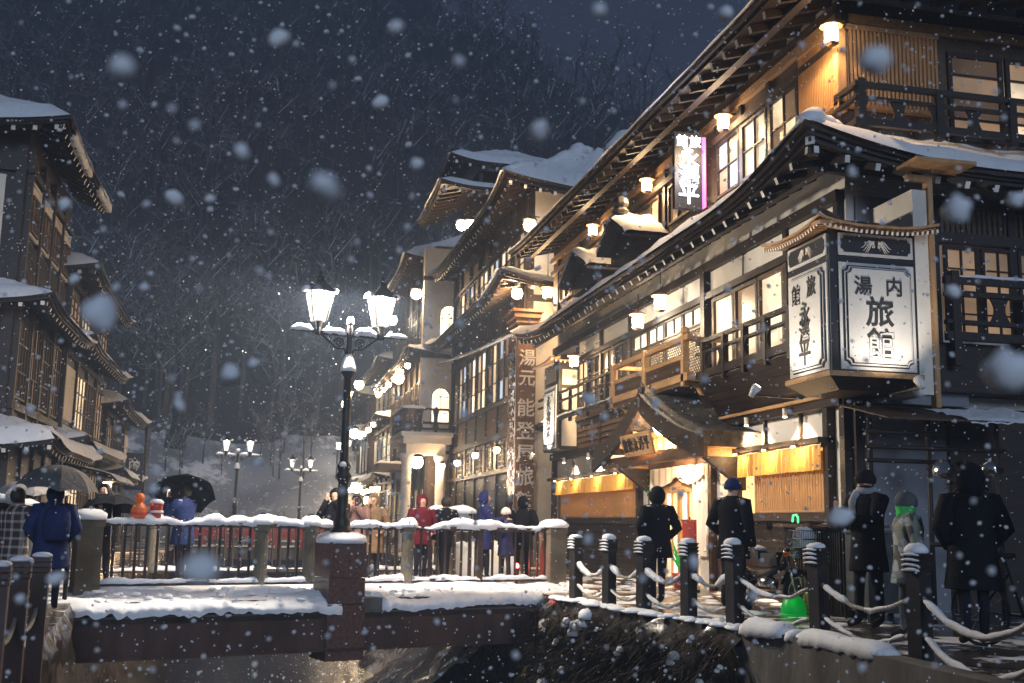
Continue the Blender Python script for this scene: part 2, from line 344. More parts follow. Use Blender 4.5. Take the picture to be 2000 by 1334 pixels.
def lettering(F, parent, s, u, z, size, d, m, sx=1.0, name='lettering', bold=.012):
    me = text_mesh(s, size, .008, bold); xs = [v.co.x for v in me.vertices]; ys = [v.co.y for v in me.vertices]; cx = (min(xs)+max(xs))/2; cyy = (min(ys)+max(ys))/2
    sg = -1 if F.k == 'W' else 1
    for v in me.vertices:
        x, y, w = (v.co.x-cx)*sx, v.co.y-cyy, v.co.z
        v.co = F.P(u+sg*x, z+y, d+w)
    me.materials.clear(); me.materials.append(MATS[m]); return link(name, me, parent)
# sweeping eave: outer rectangle = eave line, inner rectangle = where it meets wall or ridge
def skirt(parent, outer, inner, zo, zi, sides, thick=.07, flare=.35, flen=2.6, snow=.14, raft=.45, rw=.07, rh=.10, rlen=None, deck='tile', wood='timber_h', tip='white_paint', curve=1.15, layers=2, snowcover=1.0, rname='rafter', rset=.10, name='roof', seed=0, ends=None):
    X0,X1,Y0,Y1 = outer; x0,x1,y0,y1 = inner
    C = {'W':((X0,Y0),(X0,Y1),(x0,y0),(x0,y1)), 'S':((X0,Y0),(X1,Y0),(x0,y0),(x1,y0)), 'E':((X1,Y0),(X1,Y1),(x1,y0),(x1,y1)), 'N':((X0,Y1),(X1,Y1),(x0,y1),(x1,y1))}
    inw = {'W':(1,0),'S':(0,1),'E':(-1,0),'N':(0,-1)}
    root = None; sn = MB(); dk = MB()
    for sd in sides:
        A, B, a, b = [Vector((*p,0)) for p in C[sd]]; L = (B-A).length; iv = Vector((*inw[sd],0)); dep = abs((a-A).dot(iv)); fl = min(flen, L*.45)
        def zf(s, t):
            e = max(0, 1-s*L/fl)**2+max(0, 1-(1-s)*L/fl)**2
            return zo+(zi-zo)*t**curve+flare*e*(1-t)**2
        def P(s, t, dz=0, A=A, B=B, a=a, b=b):
            p = (A.lerp(B, s)).lerp(a.lerp(b, s), t); p.z = zf(s, t)+dz; return p
        nu = max(6, int(L/.5)); fp = sd in ('S','E')
        dk.grid(lambda u, v: P(u, v), nu, 5, flip=not fp); dk.grid(lambda u, v: P(u, v, -thick), nu, 5, flip=fp, mi=1)
        for k in range(layers):
            t0 = .012+.055*k/max(dep,.3); zt = -thick*(k if k else 0)-.002*k; hh = thick*(1.0 if k == 0 else .8)
            dk.grid(lambda u, v: P(u, t0 if k else 0, (zt-(v)*hh)), nu, 1, mi=1, flip=not fp)
            if k: dk.grid(lambda u, v: P(u, t0+v*.5*.25, zt-hh), nu, 1, mi=1, flip=fp)
        if snow:
            def SP(u, v):
                e = 1-(1-min(1, v*L*0+v*dep/.22))**2 if dep > .3 else 1
                ed = min(1, .5+min(u, 1-u)*L*2.5); q = P(u, 0); nn = N(q.x+seed*9, q.y, q.z, .9); n2 = N(q.x*3.1+seed, q.y*3.1, v*4)
                cover = 1 if snowcover >= 1 else max(0, min(1, (N(q.x*.7+seed*5, q.y*.7, 3)+snowcover)*3))
                p = P(u, v*.98, 0); out = iv*(-.10*(1-v)*(1 if v < .05 else 0)*(1+.8*nn)*cover)
                th = snow*ed*cover*((.25+.75*math.sqrt(max(0,e)))*(1+.5*nn+.22*n2)) if v > 0 else -thick*.55*cover*(1+nn)
                return p+out+Vector((0,0,th+.012))
            sn.grid(SP, max(12, int(L/.22)), 9, flip=not fp)
    root = dk.build(name, [deck, wood], parent)
    if sn.f: sn.build('snow', 'snow', root, True)
    if raft:
        for sd in sides:
            A, B, a, b = [Vector((*p,0)) for p in C[sd]]; L = (B-A).length; iv = Vector((*inw[sd],0)); dep = abs((a-A).dot(iv)); rl = rlen or min(dep, 1.6); fl = min(flen, L*.45)
            ax = (B-A).normalized(); n = int(L/raft); nl = layers
            m0 = abs((a-A).dot(ax)); m1 = abs((b-B).dot(ax))
            for i in range(n+1):
                s = (i+.5)*raft/L
                if s > .995: break
                e = max(0, 1-s*L/fl)**2+max(0, 1-(1-s)*L/fl)**2; p = A.lerp(B, s)
                lim = min(rl, max(.3, s*L/max(m0,.01)*dep if m0 > .2 else rl, ), max(.3, (1-s)*L/max(m1,.01)*dep if m1 > .2 else rl))
                def Z(t): return zo+(zi-zo)*t**curve+flare*e*(1-t)**2-thick*(.4+.85*nl)-rh/2
                q0 = p+iv*rset; q0.z = Z(rset/max(dep,.1)); q1 = p+iv*lim; q1.z = Z(lim/max(dep,.1))
                mb = MB(); mb.bar(q1, q0, rw, rh, mi=0, end=1); mb.build(rname, [wood, tip], root)
    return root
# ------------------------------------------------------------------ setting: terrain, river, banks, promenades
def bankR(y):   # river-side edge of the right promenade
    t = [(-6,4.3),(4,5.3),(9.15,5.55),(11,5.6),(12.65,5.38),(13.6,5.18),(14.7,4.98),(15.8,4.83),(17,4.7),(20,4.8),(30,4.9),(120,5.0)]
    for (a, xa), (b, xb) in zip(t, t[1:]):
        if a <= y <= b: return xa+(xb-xa)*(y-a)/(b-a)
    return t[-1][1]
def bankL(y):
    t = [(-6,-1.2),(4,-1.3),(8,-1.55),(13,-1.95),(16,-2.25),(20,-2.5),(40,-2.7),(120,-2.9)]
    for (a, xa), (b, xb) in zip(t, t[1:]):
        if a <= y <= b: return xa+(xb-xa)*(y-a)/(b-a)
    return t[-1][1]
YS = [-6,0,4,6,8,9.15,10,11,12,12.65,13.6,14.7,15.8,17,18.5,20,25,30,40,50,60,80]
def hillz(x, y):
    # snowy bank closing the valley, then the steep wooded slope; ridge falls away to the right
    d = y-66+.10*abs(x)
    if d < 0: b = 0
    elif d < 14: b = 6.2*(d/14)**1.3
    else: b = 6.2+(d-14)*.95
    top = 92-max(0, x-8)*1.25
    if b > top: b = top+(b-top)*.12
    side = max(0, abs(x-1)-16)          # slopes behind both rows of houses
    b2 = side*.62 if side < 40 else 24.8+(side-40)*.3
    b2 *= max(0, min(1, (y-10)/18))*(.55 if x > 0 else 1)
    n = 1.6*N(x*.06, y*.06, 2)+.9*N(x*.22, y*.22, 5)+.3*N(x*.7, y*.7, 8)
    return max(b, b2)+n*min(1, max(b, b2)/4)
mb = MB()
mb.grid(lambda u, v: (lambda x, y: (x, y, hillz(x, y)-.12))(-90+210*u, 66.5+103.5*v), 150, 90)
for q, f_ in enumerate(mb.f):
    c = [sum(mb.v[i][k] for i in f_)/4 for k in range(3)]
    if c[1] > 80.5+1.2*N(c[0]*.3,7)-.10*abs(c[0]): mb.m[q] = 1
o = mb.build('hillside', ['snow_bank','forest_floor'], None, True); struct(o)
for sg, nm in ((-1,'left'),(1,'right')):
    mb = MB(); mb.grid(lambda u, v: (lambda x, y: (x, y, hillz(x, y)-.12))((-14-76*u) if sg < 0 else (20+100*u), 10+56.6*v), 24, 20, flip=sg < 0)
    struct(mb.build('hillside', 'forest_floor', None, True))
mb = MB(); mb.grid(lambda u, v: (-8+18*u, -8+100*v, -2.25), 4, 4); struct(mb.build('river', 'water'))
mb = MB(); mb.grid(lambda u, v: (-120+240*u, -30+200*v, -3.2), 4, 4); struct(mb.build('ground', 'rock'))
def strip(name, inner, outer, z, m, ys=YS):
    mb = MB(); vs = []
    for y in ys: vs += [(inner(y), y, z), (outer(y), y, z)]
    mb.add(vs, [(2*i, 2*i+1, 2*i+3, 2*i+2) if inner(ys[0]) < outer(ys[0]) else (2*i, 2*i+2, 2*i+3, 2*i+1) for i in range(len(ys)-1)]); return struct(mb.build(name, m))
strip('promenade', lambda y: bankR(y)-.02, lambda y: 24, 0, 'paving')
strip('promenade', lambda y: bankL(y)+.02, lambda y: -20, 0, 'paving')
# far promenade crossing the head of the river
mb = MB(); mb.box(-2.95, 5.05, 70, 92, -.2, .012); struct(mb.build('far_path', 'snow_ground'))
# rough stone river walls, built as uneven faces
def river_wall(name, edge, y0, y1, m, sg, amp=.16, lean=.25, top=-.01):
    mb = MB(); nu = int((y1-y0)/.14); nv = 16
    def f(u, v):
        y = y0+(y1-y0)*u; z = top-(2.6+top)*v
        n = amp*(N(y*1.1, z*1.3, 7)+.8*N(y*3, z*3, 1)+.6*N(y*6.5, z*6.5, 4)) if 0 < v else 0
        return (edge(y)+sg*(lean*v+abs(n)*.9), y, z+(.05*N(y*4,z*4,9) if v else 0))
    mb.grid(f, nu, nv, flip=sg > 0); return struct(mb.build(name, m, None, True))
river_wall('river_wall', bankR, 11.95, 40, 'rock_near', -1, .30, .35)
river_wall('river_wall', bankL, -4, 40, 'rock', 1, .12)
# gravel bar sloping out of the water along the right bank beyond the bridge
mb = MB(); mb.grid(lambda u, v: (lambda y, s: (bankR(y)-.2-(2.6+.8*N(y*.4,3))*s, y, -.35-2.3*s**.8+.22*N(s*5,y*1.3,4)*(1-s)+.1*N(s*12,y*4,1)))(20.2+34*u, v), 110, 22); struct(mb.build('river_bar', 'snow_patch_rock', None, True))
# snow and tufts clinging to the right river wall
mb = MB(); rr = random.Random(5)
for k in range(30):
    y = rr.uniform(12.2, 17.2); v = rr.random()**1.1; z = -.1-1.9*v; x = bankR(y)-.30*v-.30
    s = rr.uniform(.025,.07)*(1+.5*(rr.random() < .15)); snow_cap(mb, (x+.16, y, z), s*.9, s*1.0, s*1.2, k, 9); snow_cap(mb, (x+.14, y+s*.8, z-s*1.1), s*.8, s*.7, s*1.1, k+9, 8)
stuff(mb.build('wall_snow', 'snow', None, True), 'clumps of snow caught on the dark mossy river wall', 'snow')
mb = MB()
for k in range(3200):
    y = rr.uniform(12, 19); v = rr.random(); z = -.05-2.1*v; x = bankR(y)-.35*v-.10-rr.random()*.28; l = rr.uniform(.15,.5); a = rr.uniform(-.5,.5)
    p = Vector((x,y,z)); q = p+Vector((-.10-.12*rr.random(), a*l*.6, -l)); w = Vector((.004,.012,0)); m_ = p.lerp(q,.5)+Vector((-.06,0,.05))
    mb.add([p-w,p+w,m_+w,m_-w,q], [(0,1,2,3),(3,2,4)])
stuff(mb.build('wall_grass', 'bark'), 'withered grass and creepers hanging down the river wall', 'grass')
# concrete river wall with a thick lid of snow, nearest the viewer
t = thing('concrete_wall', 'grey stained concrete retaining wall topped with thick snow below the rope fence', 'wall', (5.4,8,-2.6))
ys = [-4,4,6,8,9.15,10,11,11.95]; mb = MB(); vs = []
for y in ys: vs += [(bankR(y)-.14,y,-2.6),(bankR(y)-.10,y,.02),(bankR(y)+.16,y,.02),(bankR(y)+.16,y,-2.6)]
mb.add(vs, [(4*i+j,4*i+j+1,4*i+j+5,4*i+j+4) for i in range(len(ys)-1) for j in range(3)]+[(0,3,2,1),tuple(4*(len(ys)-1)+j for j in range(4))]); mb.build('wall_body', 'concrete', t)
mb = MB(); n = 26
mb.box(5.2,5.44,3.9,7.2,-1.0,-.86); mb.build('ledge', 'concrete', t)
mb = MB(); snow_ridge(mb, [(bankR(y)+.03,y,.02) for y in (9.3,10,10.6,10.95)], .30, .10, 1, .07, .5, .16); snow_ridge(mb, [(bankR(y)+.0,y,.02) for y in (11.0,11.15)], .28, .09, 4, .05, .5, .2); snow_ridge(mb, [(bankR(y)+.0,y,.02) for y in (11.2,11.5,11.98)], .34, .12, 3, .06, .5, .18)
snow_ridge(mb, [(5.25,4.2,-.86),(5.28,5.6,-.86)], .2, .1, 8, .08, .5); stuff(mb.build('snow', 'snow', t, True))
# snow banked along the promenade edge between the posts
mb = MB(); rr = random.Random(9)
for k in range(110):
    y = rr.uniform(12.1, 17.3); s = rr.uniform(.03,.085); snow_cap(mb, (bankR(y)+rr.uniform(-.10,.25), y, -.01), s, s*1.6, s*.6, k, 8)
for k in range(160):
    y = rr.uniform(12, 24); s = rr.uniform(.03,.12); snow_cap(mb, (rr.uniform(5.4,8.0), y, -.01), s*1.3, s*1.6, s*.35, k, 7)
stuff(mb.build('edge_snow', 'snow', None, True), 'lumps of trodden snow scattered over the wet promenade', 'snow')
mb = MB(); rr = random.Random(31)
for k in range(260):
    x = rr.uniform(-12,9); y = rr.uniform(67,81.5); z = hillz(x,y)-.15; l = rr.uniform(.15,.7); q = Vector((x+rr.uniform(-.2,.2),y+rr.uniform(-.2,.2),z+l)); w = Vector((.012,0,0)); p = Vector((x,y,z)); mb.add([p-w,p+w,q], [(0,1,2)])
stuff(mb.build('bank_twigs', 'bark'), 'dry stems poking through the far snow bank', 'stems')
# ------------------------------------------------------------------ bridge
A = Vector((-2.15,16.8,0)); B = Vector((5.2,19.4,0)); BD = (B-A).normalized(); BN = Vector((BD.y,-BD.x,0)); BL = (B-A).length
def bp(t, out=0, z=0): return A+BD*t+BN*out+Vector((0,0,z))
br = thing('bridge', 'small footbridge with brown steel girder and snow-laden baluster railings across the river', 'bridge', tuple(bp(BL/2)))
def bbox(mb, t0, t1, o0, o1, z0, z1, mi=0): mb.hexa([bp(t0,o0,z0),bp(t1,o0,z0),bp(t1,o1,z0),bp(t0,o1,z0),bp(t0,o0,z1),bp(t1,o0,z1),bp(t1,o1,z1),bp(t0,o1,z1)][::1], mi)
mb = MB(); bbox(mb, -1.2, BL+.25, .78, .93, -.74, -.22); bbox(mb, -1.2, BL+.25, .70, .97, -.76, -.72); mb.build('girder', 'steel_brown', br)
mb = MB(); bbox(mb, -1.2, BL+.3, -4.2, .80, -.40, -.02); bbox(mb, -1.0, BL+.2, .14, .93, -.30, -.20); mb.build('deck', 'concrete', br)
mb = MB()
def ledge(u, v):
    t = -.75+(BL+.95)*u; q = bp(t)
    if 3.42 < t < 4.06 and v > .55: pass
    n = N(q.x*1.2, q.y*1.2, v*2)*.07+N(q.x*4, q.y*4, v*5)*.03+N(q.x*11, q.y*11, v*14)*.014; crack = -.07*max(0, 1-abs(v-.46-.05*N(q.x*1.3,3))*14)
    w = max(0, (v-.78)/.22); ed = .05*N(q.x*2.2, q.y*2.2, 9)+.07*N(q.x*.9,q.y,4)+.03*N(q.x*9,q.y*9,6)
    o = .02+.98*min(1,v*1.06)**1.0*(1-.0*w)+ed*w-.03*w*w
    if 3.40 < t < 4.10: o = min(o, .45)
    z = .13-.19*v**1.3+n+crack
    z -= w**2.2*(.13+.05*N(q.x*2.6,q.y*2.6,1)+.05*N(q.x*8,q.y*8,2))+.02*w*N(q.x*17,q.y*17,v*9)
    if t < -.1 and v < .45: z -= .05
    return bp(t, o, z)
mb.grid(ledge, 260, 34, flip=True); mb.build('ledge_snow', 'snow', br, True)
mb = MB(); rq = random.Random(77)
for k in range(170):
    tq = rq.uniform(-.7, BL+.1); oq = .08+.8*rq.random()**.7; s = rq.uniform(.015,.05)
    if 3.3 < tq < 4.2 and oq > .2: continue
    qq = bp(tq, oq, .13-.19*((oq-.02)/.98)**1.3); snow_cap(mb, (qq.x,qq.y,qq.z), s*1.3, s, s*.8, k, 7)
stuff(mb.build('snow_crumbs', 'snow', br, True))
mb = MB(); mb.grid(lambda u, v: (lambda t: bp(t, -4.0+3.95*v, .03+.05*N(t*2, v*8, 3)))(-.2+(BL+.3)*u), 60, 20, flip=False); mb.build('deck_snow', 'snow_ground', br, True)
def railing(out, tt, posts, seed, name):
    rl = None
    mb = MB(); bbox(mb, .15, BL-.1, out-.05, out+.05, .985, 1.05); rl = mb.build('top_rail', 'rail_wood', br)
    mb = MB(); snow_ridge(mb, [bp(.15,out,1.05), bp(BL/2,out,1.05), bp(BL-.1,out,1.05)], .15, .07, seed, .05, .5, .85); mb.build('snow', 'snow', rl, True)
    mb = MB(); bbox(mb, .15, BL-.1, out-.04, out+.04, .15, .21); r2 = mb.build('bottom_rail', 'rail_wood', br)
    mb = MB(); snow_ridge(mb, [bp(.15,out,.20), bp(BL/2,out,.20), bp(BL-.1,out,.20)], .12, .05, seed+2, .08, .3, .8); mb.build('snow', 'snow', r2, True)
    me = None; t = .3
    while t < BL-.15:
        if min(abs(t-p) for p, k in posts) > .13:
            if me is None:
                m = MB(); m.box(-.016,.016,-.016,.016,.205,.99); ob = m.build('baluster', 'rail_wood', br); me = ob.data
            else: ob = link('baluster', me, br)
            p = bp(t, out); ob.location = p; ob.rotation_euler = (0,0,math.atan2(BD.y,BD.x))
        t += .152
    for p, k in posts:
        m = MB(); c = bp(p, out)
        if k == 'end':
            ax = math.atan2(BD.y, BD.x)
            m.lathe([(.25,.0),(.25,.16),(.235,.17),(.235,.98),(.26,.985),(.26,1.08),(.20,1.10)], (0,0,-.02), 4, sq=True); ob = m.build('end_pillar', 'pillar_stone', br); ob.location = c; ob.rotation_euler = (0,0,ax)
        elif k == 'stone':
            m.lathe([(.085,.16),(.10,.2),(.10,.93),(.13,.94),(.13,1.04),(.09,1.06)], c, 12); ob = m.build('stone_post', 'pillar_stone', br)
        else:
            bbox(m, p-.05, p+.05, out-.06, out+.06, .02, 1.0); ob = m.build('rail_post', 'rail_wood', br)
        if k != 'rail':
            m = MB(); snow_cap(m, (0,0,0) if k == 'end' else (c.x,c.y,1.05), .22 if k == 'end' else .15, .22 if k == 'end' else .15, .13, p)
            if k == 'end':
                for q in range(len(m.v)): x, y, z = m.v[q]; m.v[q] = (x, y, z+1.08)
            s = m.build('snow', 'snow', ob, True)
            m = MB(); z0 = 1.19 if k == 'end' else 1.15    # ring-shaped finial
            cc = Vector((0,0,0)) if k == 'end' else c
            dv = Vector((1,0,0)) if k == 'end' else BD
            m.tube([cc+dv*(.055*math.cos(a))+Vector((0,0,z0+.055*math.sin(a))) for a in [i*math.pi/5 for i in range(11)]], .016, 6, cap=False); m.build('ring_finial', 'iron', ob, True)
railing(0, 0, [(-.05,'end'),(2.46,'stone'),(3.24,'stone'),(4.92,'stone'),(6.26,'rail'),(BL-.02,'end')], 1, 'near')
railing(-3.9, 0, [(-.05,'end'),(1.9,'stone'),(3.9,'stone'),(5.9,'stone'),(BL-.02,'end')], 5, 'far')
# granite pedestal for the lamp, brass lettered plate glowing on its front
pz = Vector((1.33,17.33,0)); mb = MB(); ax = math.atan2(BD.y,BD.x)
mb.box(-.30,.30,-.30,.30,-.9,-.10); mb.box(-.29,.29,-.29,.29,-.09,.28); mb.box(-.29,.29,-.29,.29,.29,.80); o = mb.build('lamp_pedestal', 'granite_brown', br); o.location = pz; o.rotation_euler = (0,0,ax)
mb = MB(); snow_cap(mb, (0,0,.80), .33, .33, .15, 3, 18); o2 = mb.build('snow', 'snow', o, True)
# sloping handrail of the left approach
t = thing('handrail', 'snow-covered sloping pipe handrail at the left bank by the bridge pillar', 'handrail', (-3.4,14.8,0))
p0 = Vector((-2.25,16.0,1.06)); p1 = Vector((-3.35,13.2,1.36)); p2 = Vector((-4.4,11.4,1.62))
mb = MB(); mb.tube([p2,p1,p0], .045, 10); mb.build('rail', 'iron', t, True)
mb = MB(); snow_ridge(mb, [p2+Vector((0,0,.035)),p1+Vector((0,0,.035)),p0+Vector((0,0,.035))], .13, .075, 6, .08, .4); mb.build('snow', 'snow', t, True)
for p in (p0+(p1-p0)*.05, p1, p2): mb = MB(); mb.tube([(p.x,p.y,0),(p.x,p.y,p.z-.03)], .03, 8); mb.build('post', 'iron', t, True)
# ------------------------------------------------------------------ rope fence on the right bank
posts = [(4.9,16.97),(5.05,15.77),(5.2,14.72),(5.4,13.6),(5.6,12.65),(5.85,11.06),(5.8,9.15)]
plab = ['first dark rope-fence post next to the bridge end pillar','second rope-fence post from the bridge, small snow cap','third rope-fence post from the bridge, in front of the hooded figure','fourth rope-fence post from the bridge, left of the standing man in black','fifth rope-fence post from the bridge, in front of the motorcycle','sixth rope-fence post from the bridge, at the concrete wall','nearest rope-fence post, largest, in front of the child']
for i, (x, y) in enumerate(posts):
    t = thing('rope_post', plab[i], 'post', (x,y,0), .3+.12*N(i*2.7,1), 'posts of the rope fence', local=True); t.rotation_euler.x = .03*N(i*1.9,4); t.rotation_euler.y = .035*N(i*3.1,7); w = .075*(1+.06*N(i*5.3,2))
    mb = MB(); mb.box(-w,w,-w,w,-.25,.74)
    for k in range(4): z = .745+k*.045; mb.hexa([(-w*1.04,-w*1.04,z),(w*1.04,-w*1.04,z),(w*1.04,w*1.04,z),(-w*1.04,w*1.04,z),(-w*1.28,-w*1.28,z+.042),(w*1.28,-w*1.28,z+.042),(w*1.28,w*1.28,z+.042),(-w*1.28,w*1.28,z+.042)])
    mb.build('shaft', 'dark_paint', t)
    mb = MB(); snow_cap(mb, (.012*N(i*3.3),.01,.925), .085+.012*N(i*7.7,3), .088, .05+.045*abs(N(i*4.4,9))*1.6, i*3+1); 
    for k in range(4): snow_ridge(mb, [(-.097,-.09,.77+k*.045),(-.097,.09,.77+k*.045)], .03, .02, i+k, .03, .3)
    mb.build('snow', 'snow', t, True)
for i, (a, b) in enumerate(zip(posts+[], posts[1:]+[])):
    for lv, z, sag, nm in ((0,.58,.20,'upper'),(1,.26,.18,'lower')):
        a3 = Vector((*a,z)); b3 = Vector((*b,z)); L = (b3-a3).length; s = sag*min(1.1, L/1.2)
        pts = [a3.lerp(b3,k/16)-Vector((0,0,s*4*(k/16)*(1-k/16)*(1+.12*N(k*.5,i)))) for k in range(17)]
        o = ['bridge end','second post','third post','fourth post','fifth post','sixth post'][i]
        t = thing('fence_rope', f'{nm} snow-covered rope sagging away from the {o}', 'rope', tuple(a3), 0, 'ropes of the rope fence')
        fine = [pts[int(k/6)].lerp(pts[min(16,int(k/6)+1)],(k%6)/6) for k in range(97)]; mb = MB(); mb.tube(fine, [.019*(1+.28*math.sin(k*1.9)) for k in range(97)], 7); mb.build('rope', 'rope', t, True)
        mb = MB(); q = [p+Vector((0,0,.008)) for p in pts]
        if lv == 0: snow_ridge(mb, q[1:6 if i % 2 else 9], .085 if i < 4 else .06, .065 if i < 4 else .045, i, .04, .3, .4); snow_ridge(mb, q[10:16] if i not in (4,5) else q[8:15], (.04 if i > 3 else .075), (.022 if i > 3 else .06), i+20, .04, .3, .4)
        else: snow_ridge(mb, q[1:7], .044, .024, i+40, .03, .3, .9); snow_ridge(mb, q[9:15], .040, .020, i+47, .03, .3, .9)
        stuff(mb.build('snow', 'snow', t, True))
# the next span runs out of the frame
for nm, z in (('upper',.58),('lower',.26)):
    a3 = Vector((5.8,9.15,z)); b3 = Vector((5.6,7.2,z)); pts = [a3.lerp(b3,k/16)-Vector((0,0,.3*4*(k/16)*(1-k/16))) for k in range(17)]
    t = thing('fence_rope', f'{nm} snowy rope leaving the frame at right beyond the nearest post', 'rope', tuple(a3), 0, 'ropes of the rope fence')
    mb = MB(); mb.tube(pts, .02, 6); mb.build('rope', 'rope', t, True)
    mb = MB(); snow_ridge(mb, [p+Vector((0,0,.008)) for p in pts[1:16]], .055, .035, 60, .04, .3, .5); mb.build('snow', 'snow', t, True)
# posts on the left bank
for i, (x, y, lb) in enumerate([(-1.46,7.42,'leftmost of the three dark posts at the left bank'),(-1.50,8.3,'middle of the three dark posts at the left bank'),(-1.52,9.2,'rightmost of the three dark posts at the left bank beside the blue coat')]):
    t = thing('rope_post', lb, 'post', (x,y,0), .1, 'posts on the left bank', local=True)
    mb = MB(); mb.box(-.06,.06,-.06,.06,-.6,.68)
    for k in range(3): mb.box(-.068,.068,-.068,.068,.685+k*.04,.715+k*.04)
    mb.build('shaft', 'steel_brown', t); mb = MB(); snow_cap(mb, (0,0,.80), .065, .065, .03, i); mb.build('snow', 'snow', t, True)
for i, (a, b) in enumerate([((-1.46,7.42),(-1.50,8.3)),((-1.50,8.3),(-1.52,9.2))]):
    a3 = Vector((*a,.45)); b3 = Vector((*b,.45)); t = thing('fence_rope', ['thin rope between the left and middle posts at the left bank','thin rope between the middle and right posts at the left bank'][i], 'rope', tuple(a3))
    mb = MB(); mb.tube([a3.lerp(b3,k/10)-Vector((0,0,.6*(k/10)*(1-k/10))) for k in range(11)], .016, 6); mb.build('rope', 'rope', t, True)
# ------------------------------------------------------------------ the near ryokan (right)
FX, FY = 8.2, 14.45
FW = Face('W', FX); FS = Face('S', FY)
ry = thing('ryokan', 'three-storey dark timber inn with snowy sweeping eaves and porch, nearest on the right', 'building', (8.2,14.45,0))
# solid body: plaster core set back behind the framing
mb = MB(); mb.box(8.22, 14, 14.47, 30.6, 0, 9.1); mb.build('wall', 'plaster', ry)
def boards(F, u0, u1, z0, z1, w, m, parent=ry, d0=.0, d1=.025, name='board', gap=.012, tilt=.0):
    z = z0; ob = None; k = 0
    while z < z1-.02:
        h = min(w, z1-z); mb = MB(); a = F.P(u0, z, d0); b = F.P(u1, z, d0)
        P = lambda u, zz, d: F.P(u, zz, d)
        mb.hexa([P(u0,z,d0),P(u1,z,d0),P(u1,z,d1+tilt),P(u0,z,d1+tilt),P(u0,z+h-gap,d0),P(u1,z+h-gap,d0),P(u1,z+h-gap,d1),P(u0,z+h-gap,d1)])
        mb.build(name, m, parent); z += h
def slats(F, u0, u1, z0, z1, step, w, d0, d1, m, parent, name='slat'):
    me = None; n = int((u1-u0)/step)
    for i in range(n):
        u = u0+step*(i+.5)
        if me is None:
            mb = MB(); F.box(mb, -w/2, w/2, z0, z1, d0, d1); o = mb.build(name, m, parent); me = o.data
            # box was made with the plane's constant coordinate, slide it along u
        else: o = link(name, me, parent)
        o.location = Vector((0,u,0)) if F.k in 'WE' else Vector((u,0,0))
# --- ground floor, street side
boards(FW, 14.55, 18.2, .02, 1.24, .16, 'timber_h'); boards(FW, 23.3, 30.5, .02, 1.2, .16, 'timber_h')
def post(F, u, z0, z1, w=.15, d=.09, m='timber', parent=ry, name='post'): return F.part(name, m, parent, (u-w/2, u+w/2, z0, z1, -.02, d))
def beam(F, u0, u1, z0, z1, d=.10, m='timber_h', parent=ry, name='beam', d0=-.02): return F.part(name, m, parent, (u0, u1, z0, z1, d0, d))
for u in (14.53, 15.02, 18.28, 23.35, 30.5): post(FW, u, 0, 2.95, .14, .11)
beam(FW, 14.6, 18.3, 1.24, 1.32, .13); beam(FW, 23.3, 30.5, 1.18, 1.26, .13)
beam(FW, 14.95, 18.35, 2.37, 2.45, .26); beam(FW, 23.3, 30.5, 2.31, 2.39, .26); beam(FW, 14.5, 30.6, 2.88, 3.06, .16)
for u in (15.95, 17.2): post(FW, u, 2.45, 2.9, .06, .03, name='stud')
for u in (25.0, 26.9, 28.7): post(FW, u, 2.39, 2.9, .06, .03, name='stud')
def shop_window(u0, u1, z0, z1, nb, side):
    w = FW.part('window', 'timber', ry, (u0, u1, z0, z0+.05, 0, .07), (u0, u1, z1-.05, z1, 0, .07), (u0, u0+.06, z0+.05, z1-.05, 0, .07), (u1-.06, u1, z0+.05, z1-.05, 0, .07))
    FW.part('pane', 'pane_orange', w, (u0+.05, u1-.05, z0+.04, z1-.04, -.015, .006))
    bl = FW.part('blind', 'bamboo', ry, (u0+.06 if side else u0+.1, u1-.62 if side else u1-.08, z0+.06, z0+.09, .03, .05))
    slats(FW, u0+.07, (u1-.60) if side else u1-.08, z0+.05, z1-.10, .085, .060, .025, .045, 'bamboo', bl)
    # noren: hung cloth in panels with folds
    rod = MB(); rod.tube([FW.P(u0-.05, z1-.02, .17), FW.P(u1+.05, z1-.02, .17)], .014, 6); rod.build('curtain_rod', 'iron', ry)
    pw = (u1-u0)/nb
    for k in range(nb):
        mb = MB(); a = u0+pw*k+.004; hgt = .36+.02*N(k*3.1, u0)
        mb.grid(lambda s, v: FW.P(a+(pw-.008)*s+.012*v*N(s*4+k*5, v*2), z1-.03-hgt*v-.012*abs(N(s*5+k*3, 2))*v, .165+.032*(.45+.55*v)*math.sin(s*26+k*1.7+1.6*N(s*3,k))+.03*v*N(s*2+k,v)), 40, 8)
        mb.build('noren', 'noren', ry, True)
shop_window(15.05, 18.2, 1.32, 2.37, 5, True); shop_window(23.45, 29.95, 1.26, 2.31, 7, False)
# --- entrance: plaster wall, curtains, glazed doors
beam(FW, 18.3, 23.3, 2.30, 2.44, .12, 'timber_mid')
for u in (19.35, 22.6): post(FW, u, 0, 2.3, .12, .10, 'timber_mid')
for i, (a, b) in enumerate(((20.1,20.95),(20.95,21.8))):
    window(FW, ry, a, b, .06, 1.86, 2, 3, ['pane_bright','pane_cream','pane_orange'], 'cedar_v', .075, .02, .03, name='entrance_door')
mb = MB(); mb.prism([FW.P(20.0,1.86,.0),FW.P(21.9,1.86,.0),FW.P(21.5,1.98,.0),FW.P(20.95,2.16,.0),FW.P(20.4,1.98,.0)], FW.P(0,0,.07)-FW.P(0,0,0)); mb.build('door_header', 'cedar_v', ry)
for k, (a, b, zb) in enumerate(((19.4,20.15,1.0),(21.8,22.5,1.0))):
    mb = MB(); mb.grid(lambda s, v: FW.P(a+(b-a)*s, 2.28-(2.28-zb+.4)*v, .11+.02*math.sin(s*22)+.015*N(s*4,v*3,k)), 30, 10); mb.build('curtain', 'curtain', ry, True)
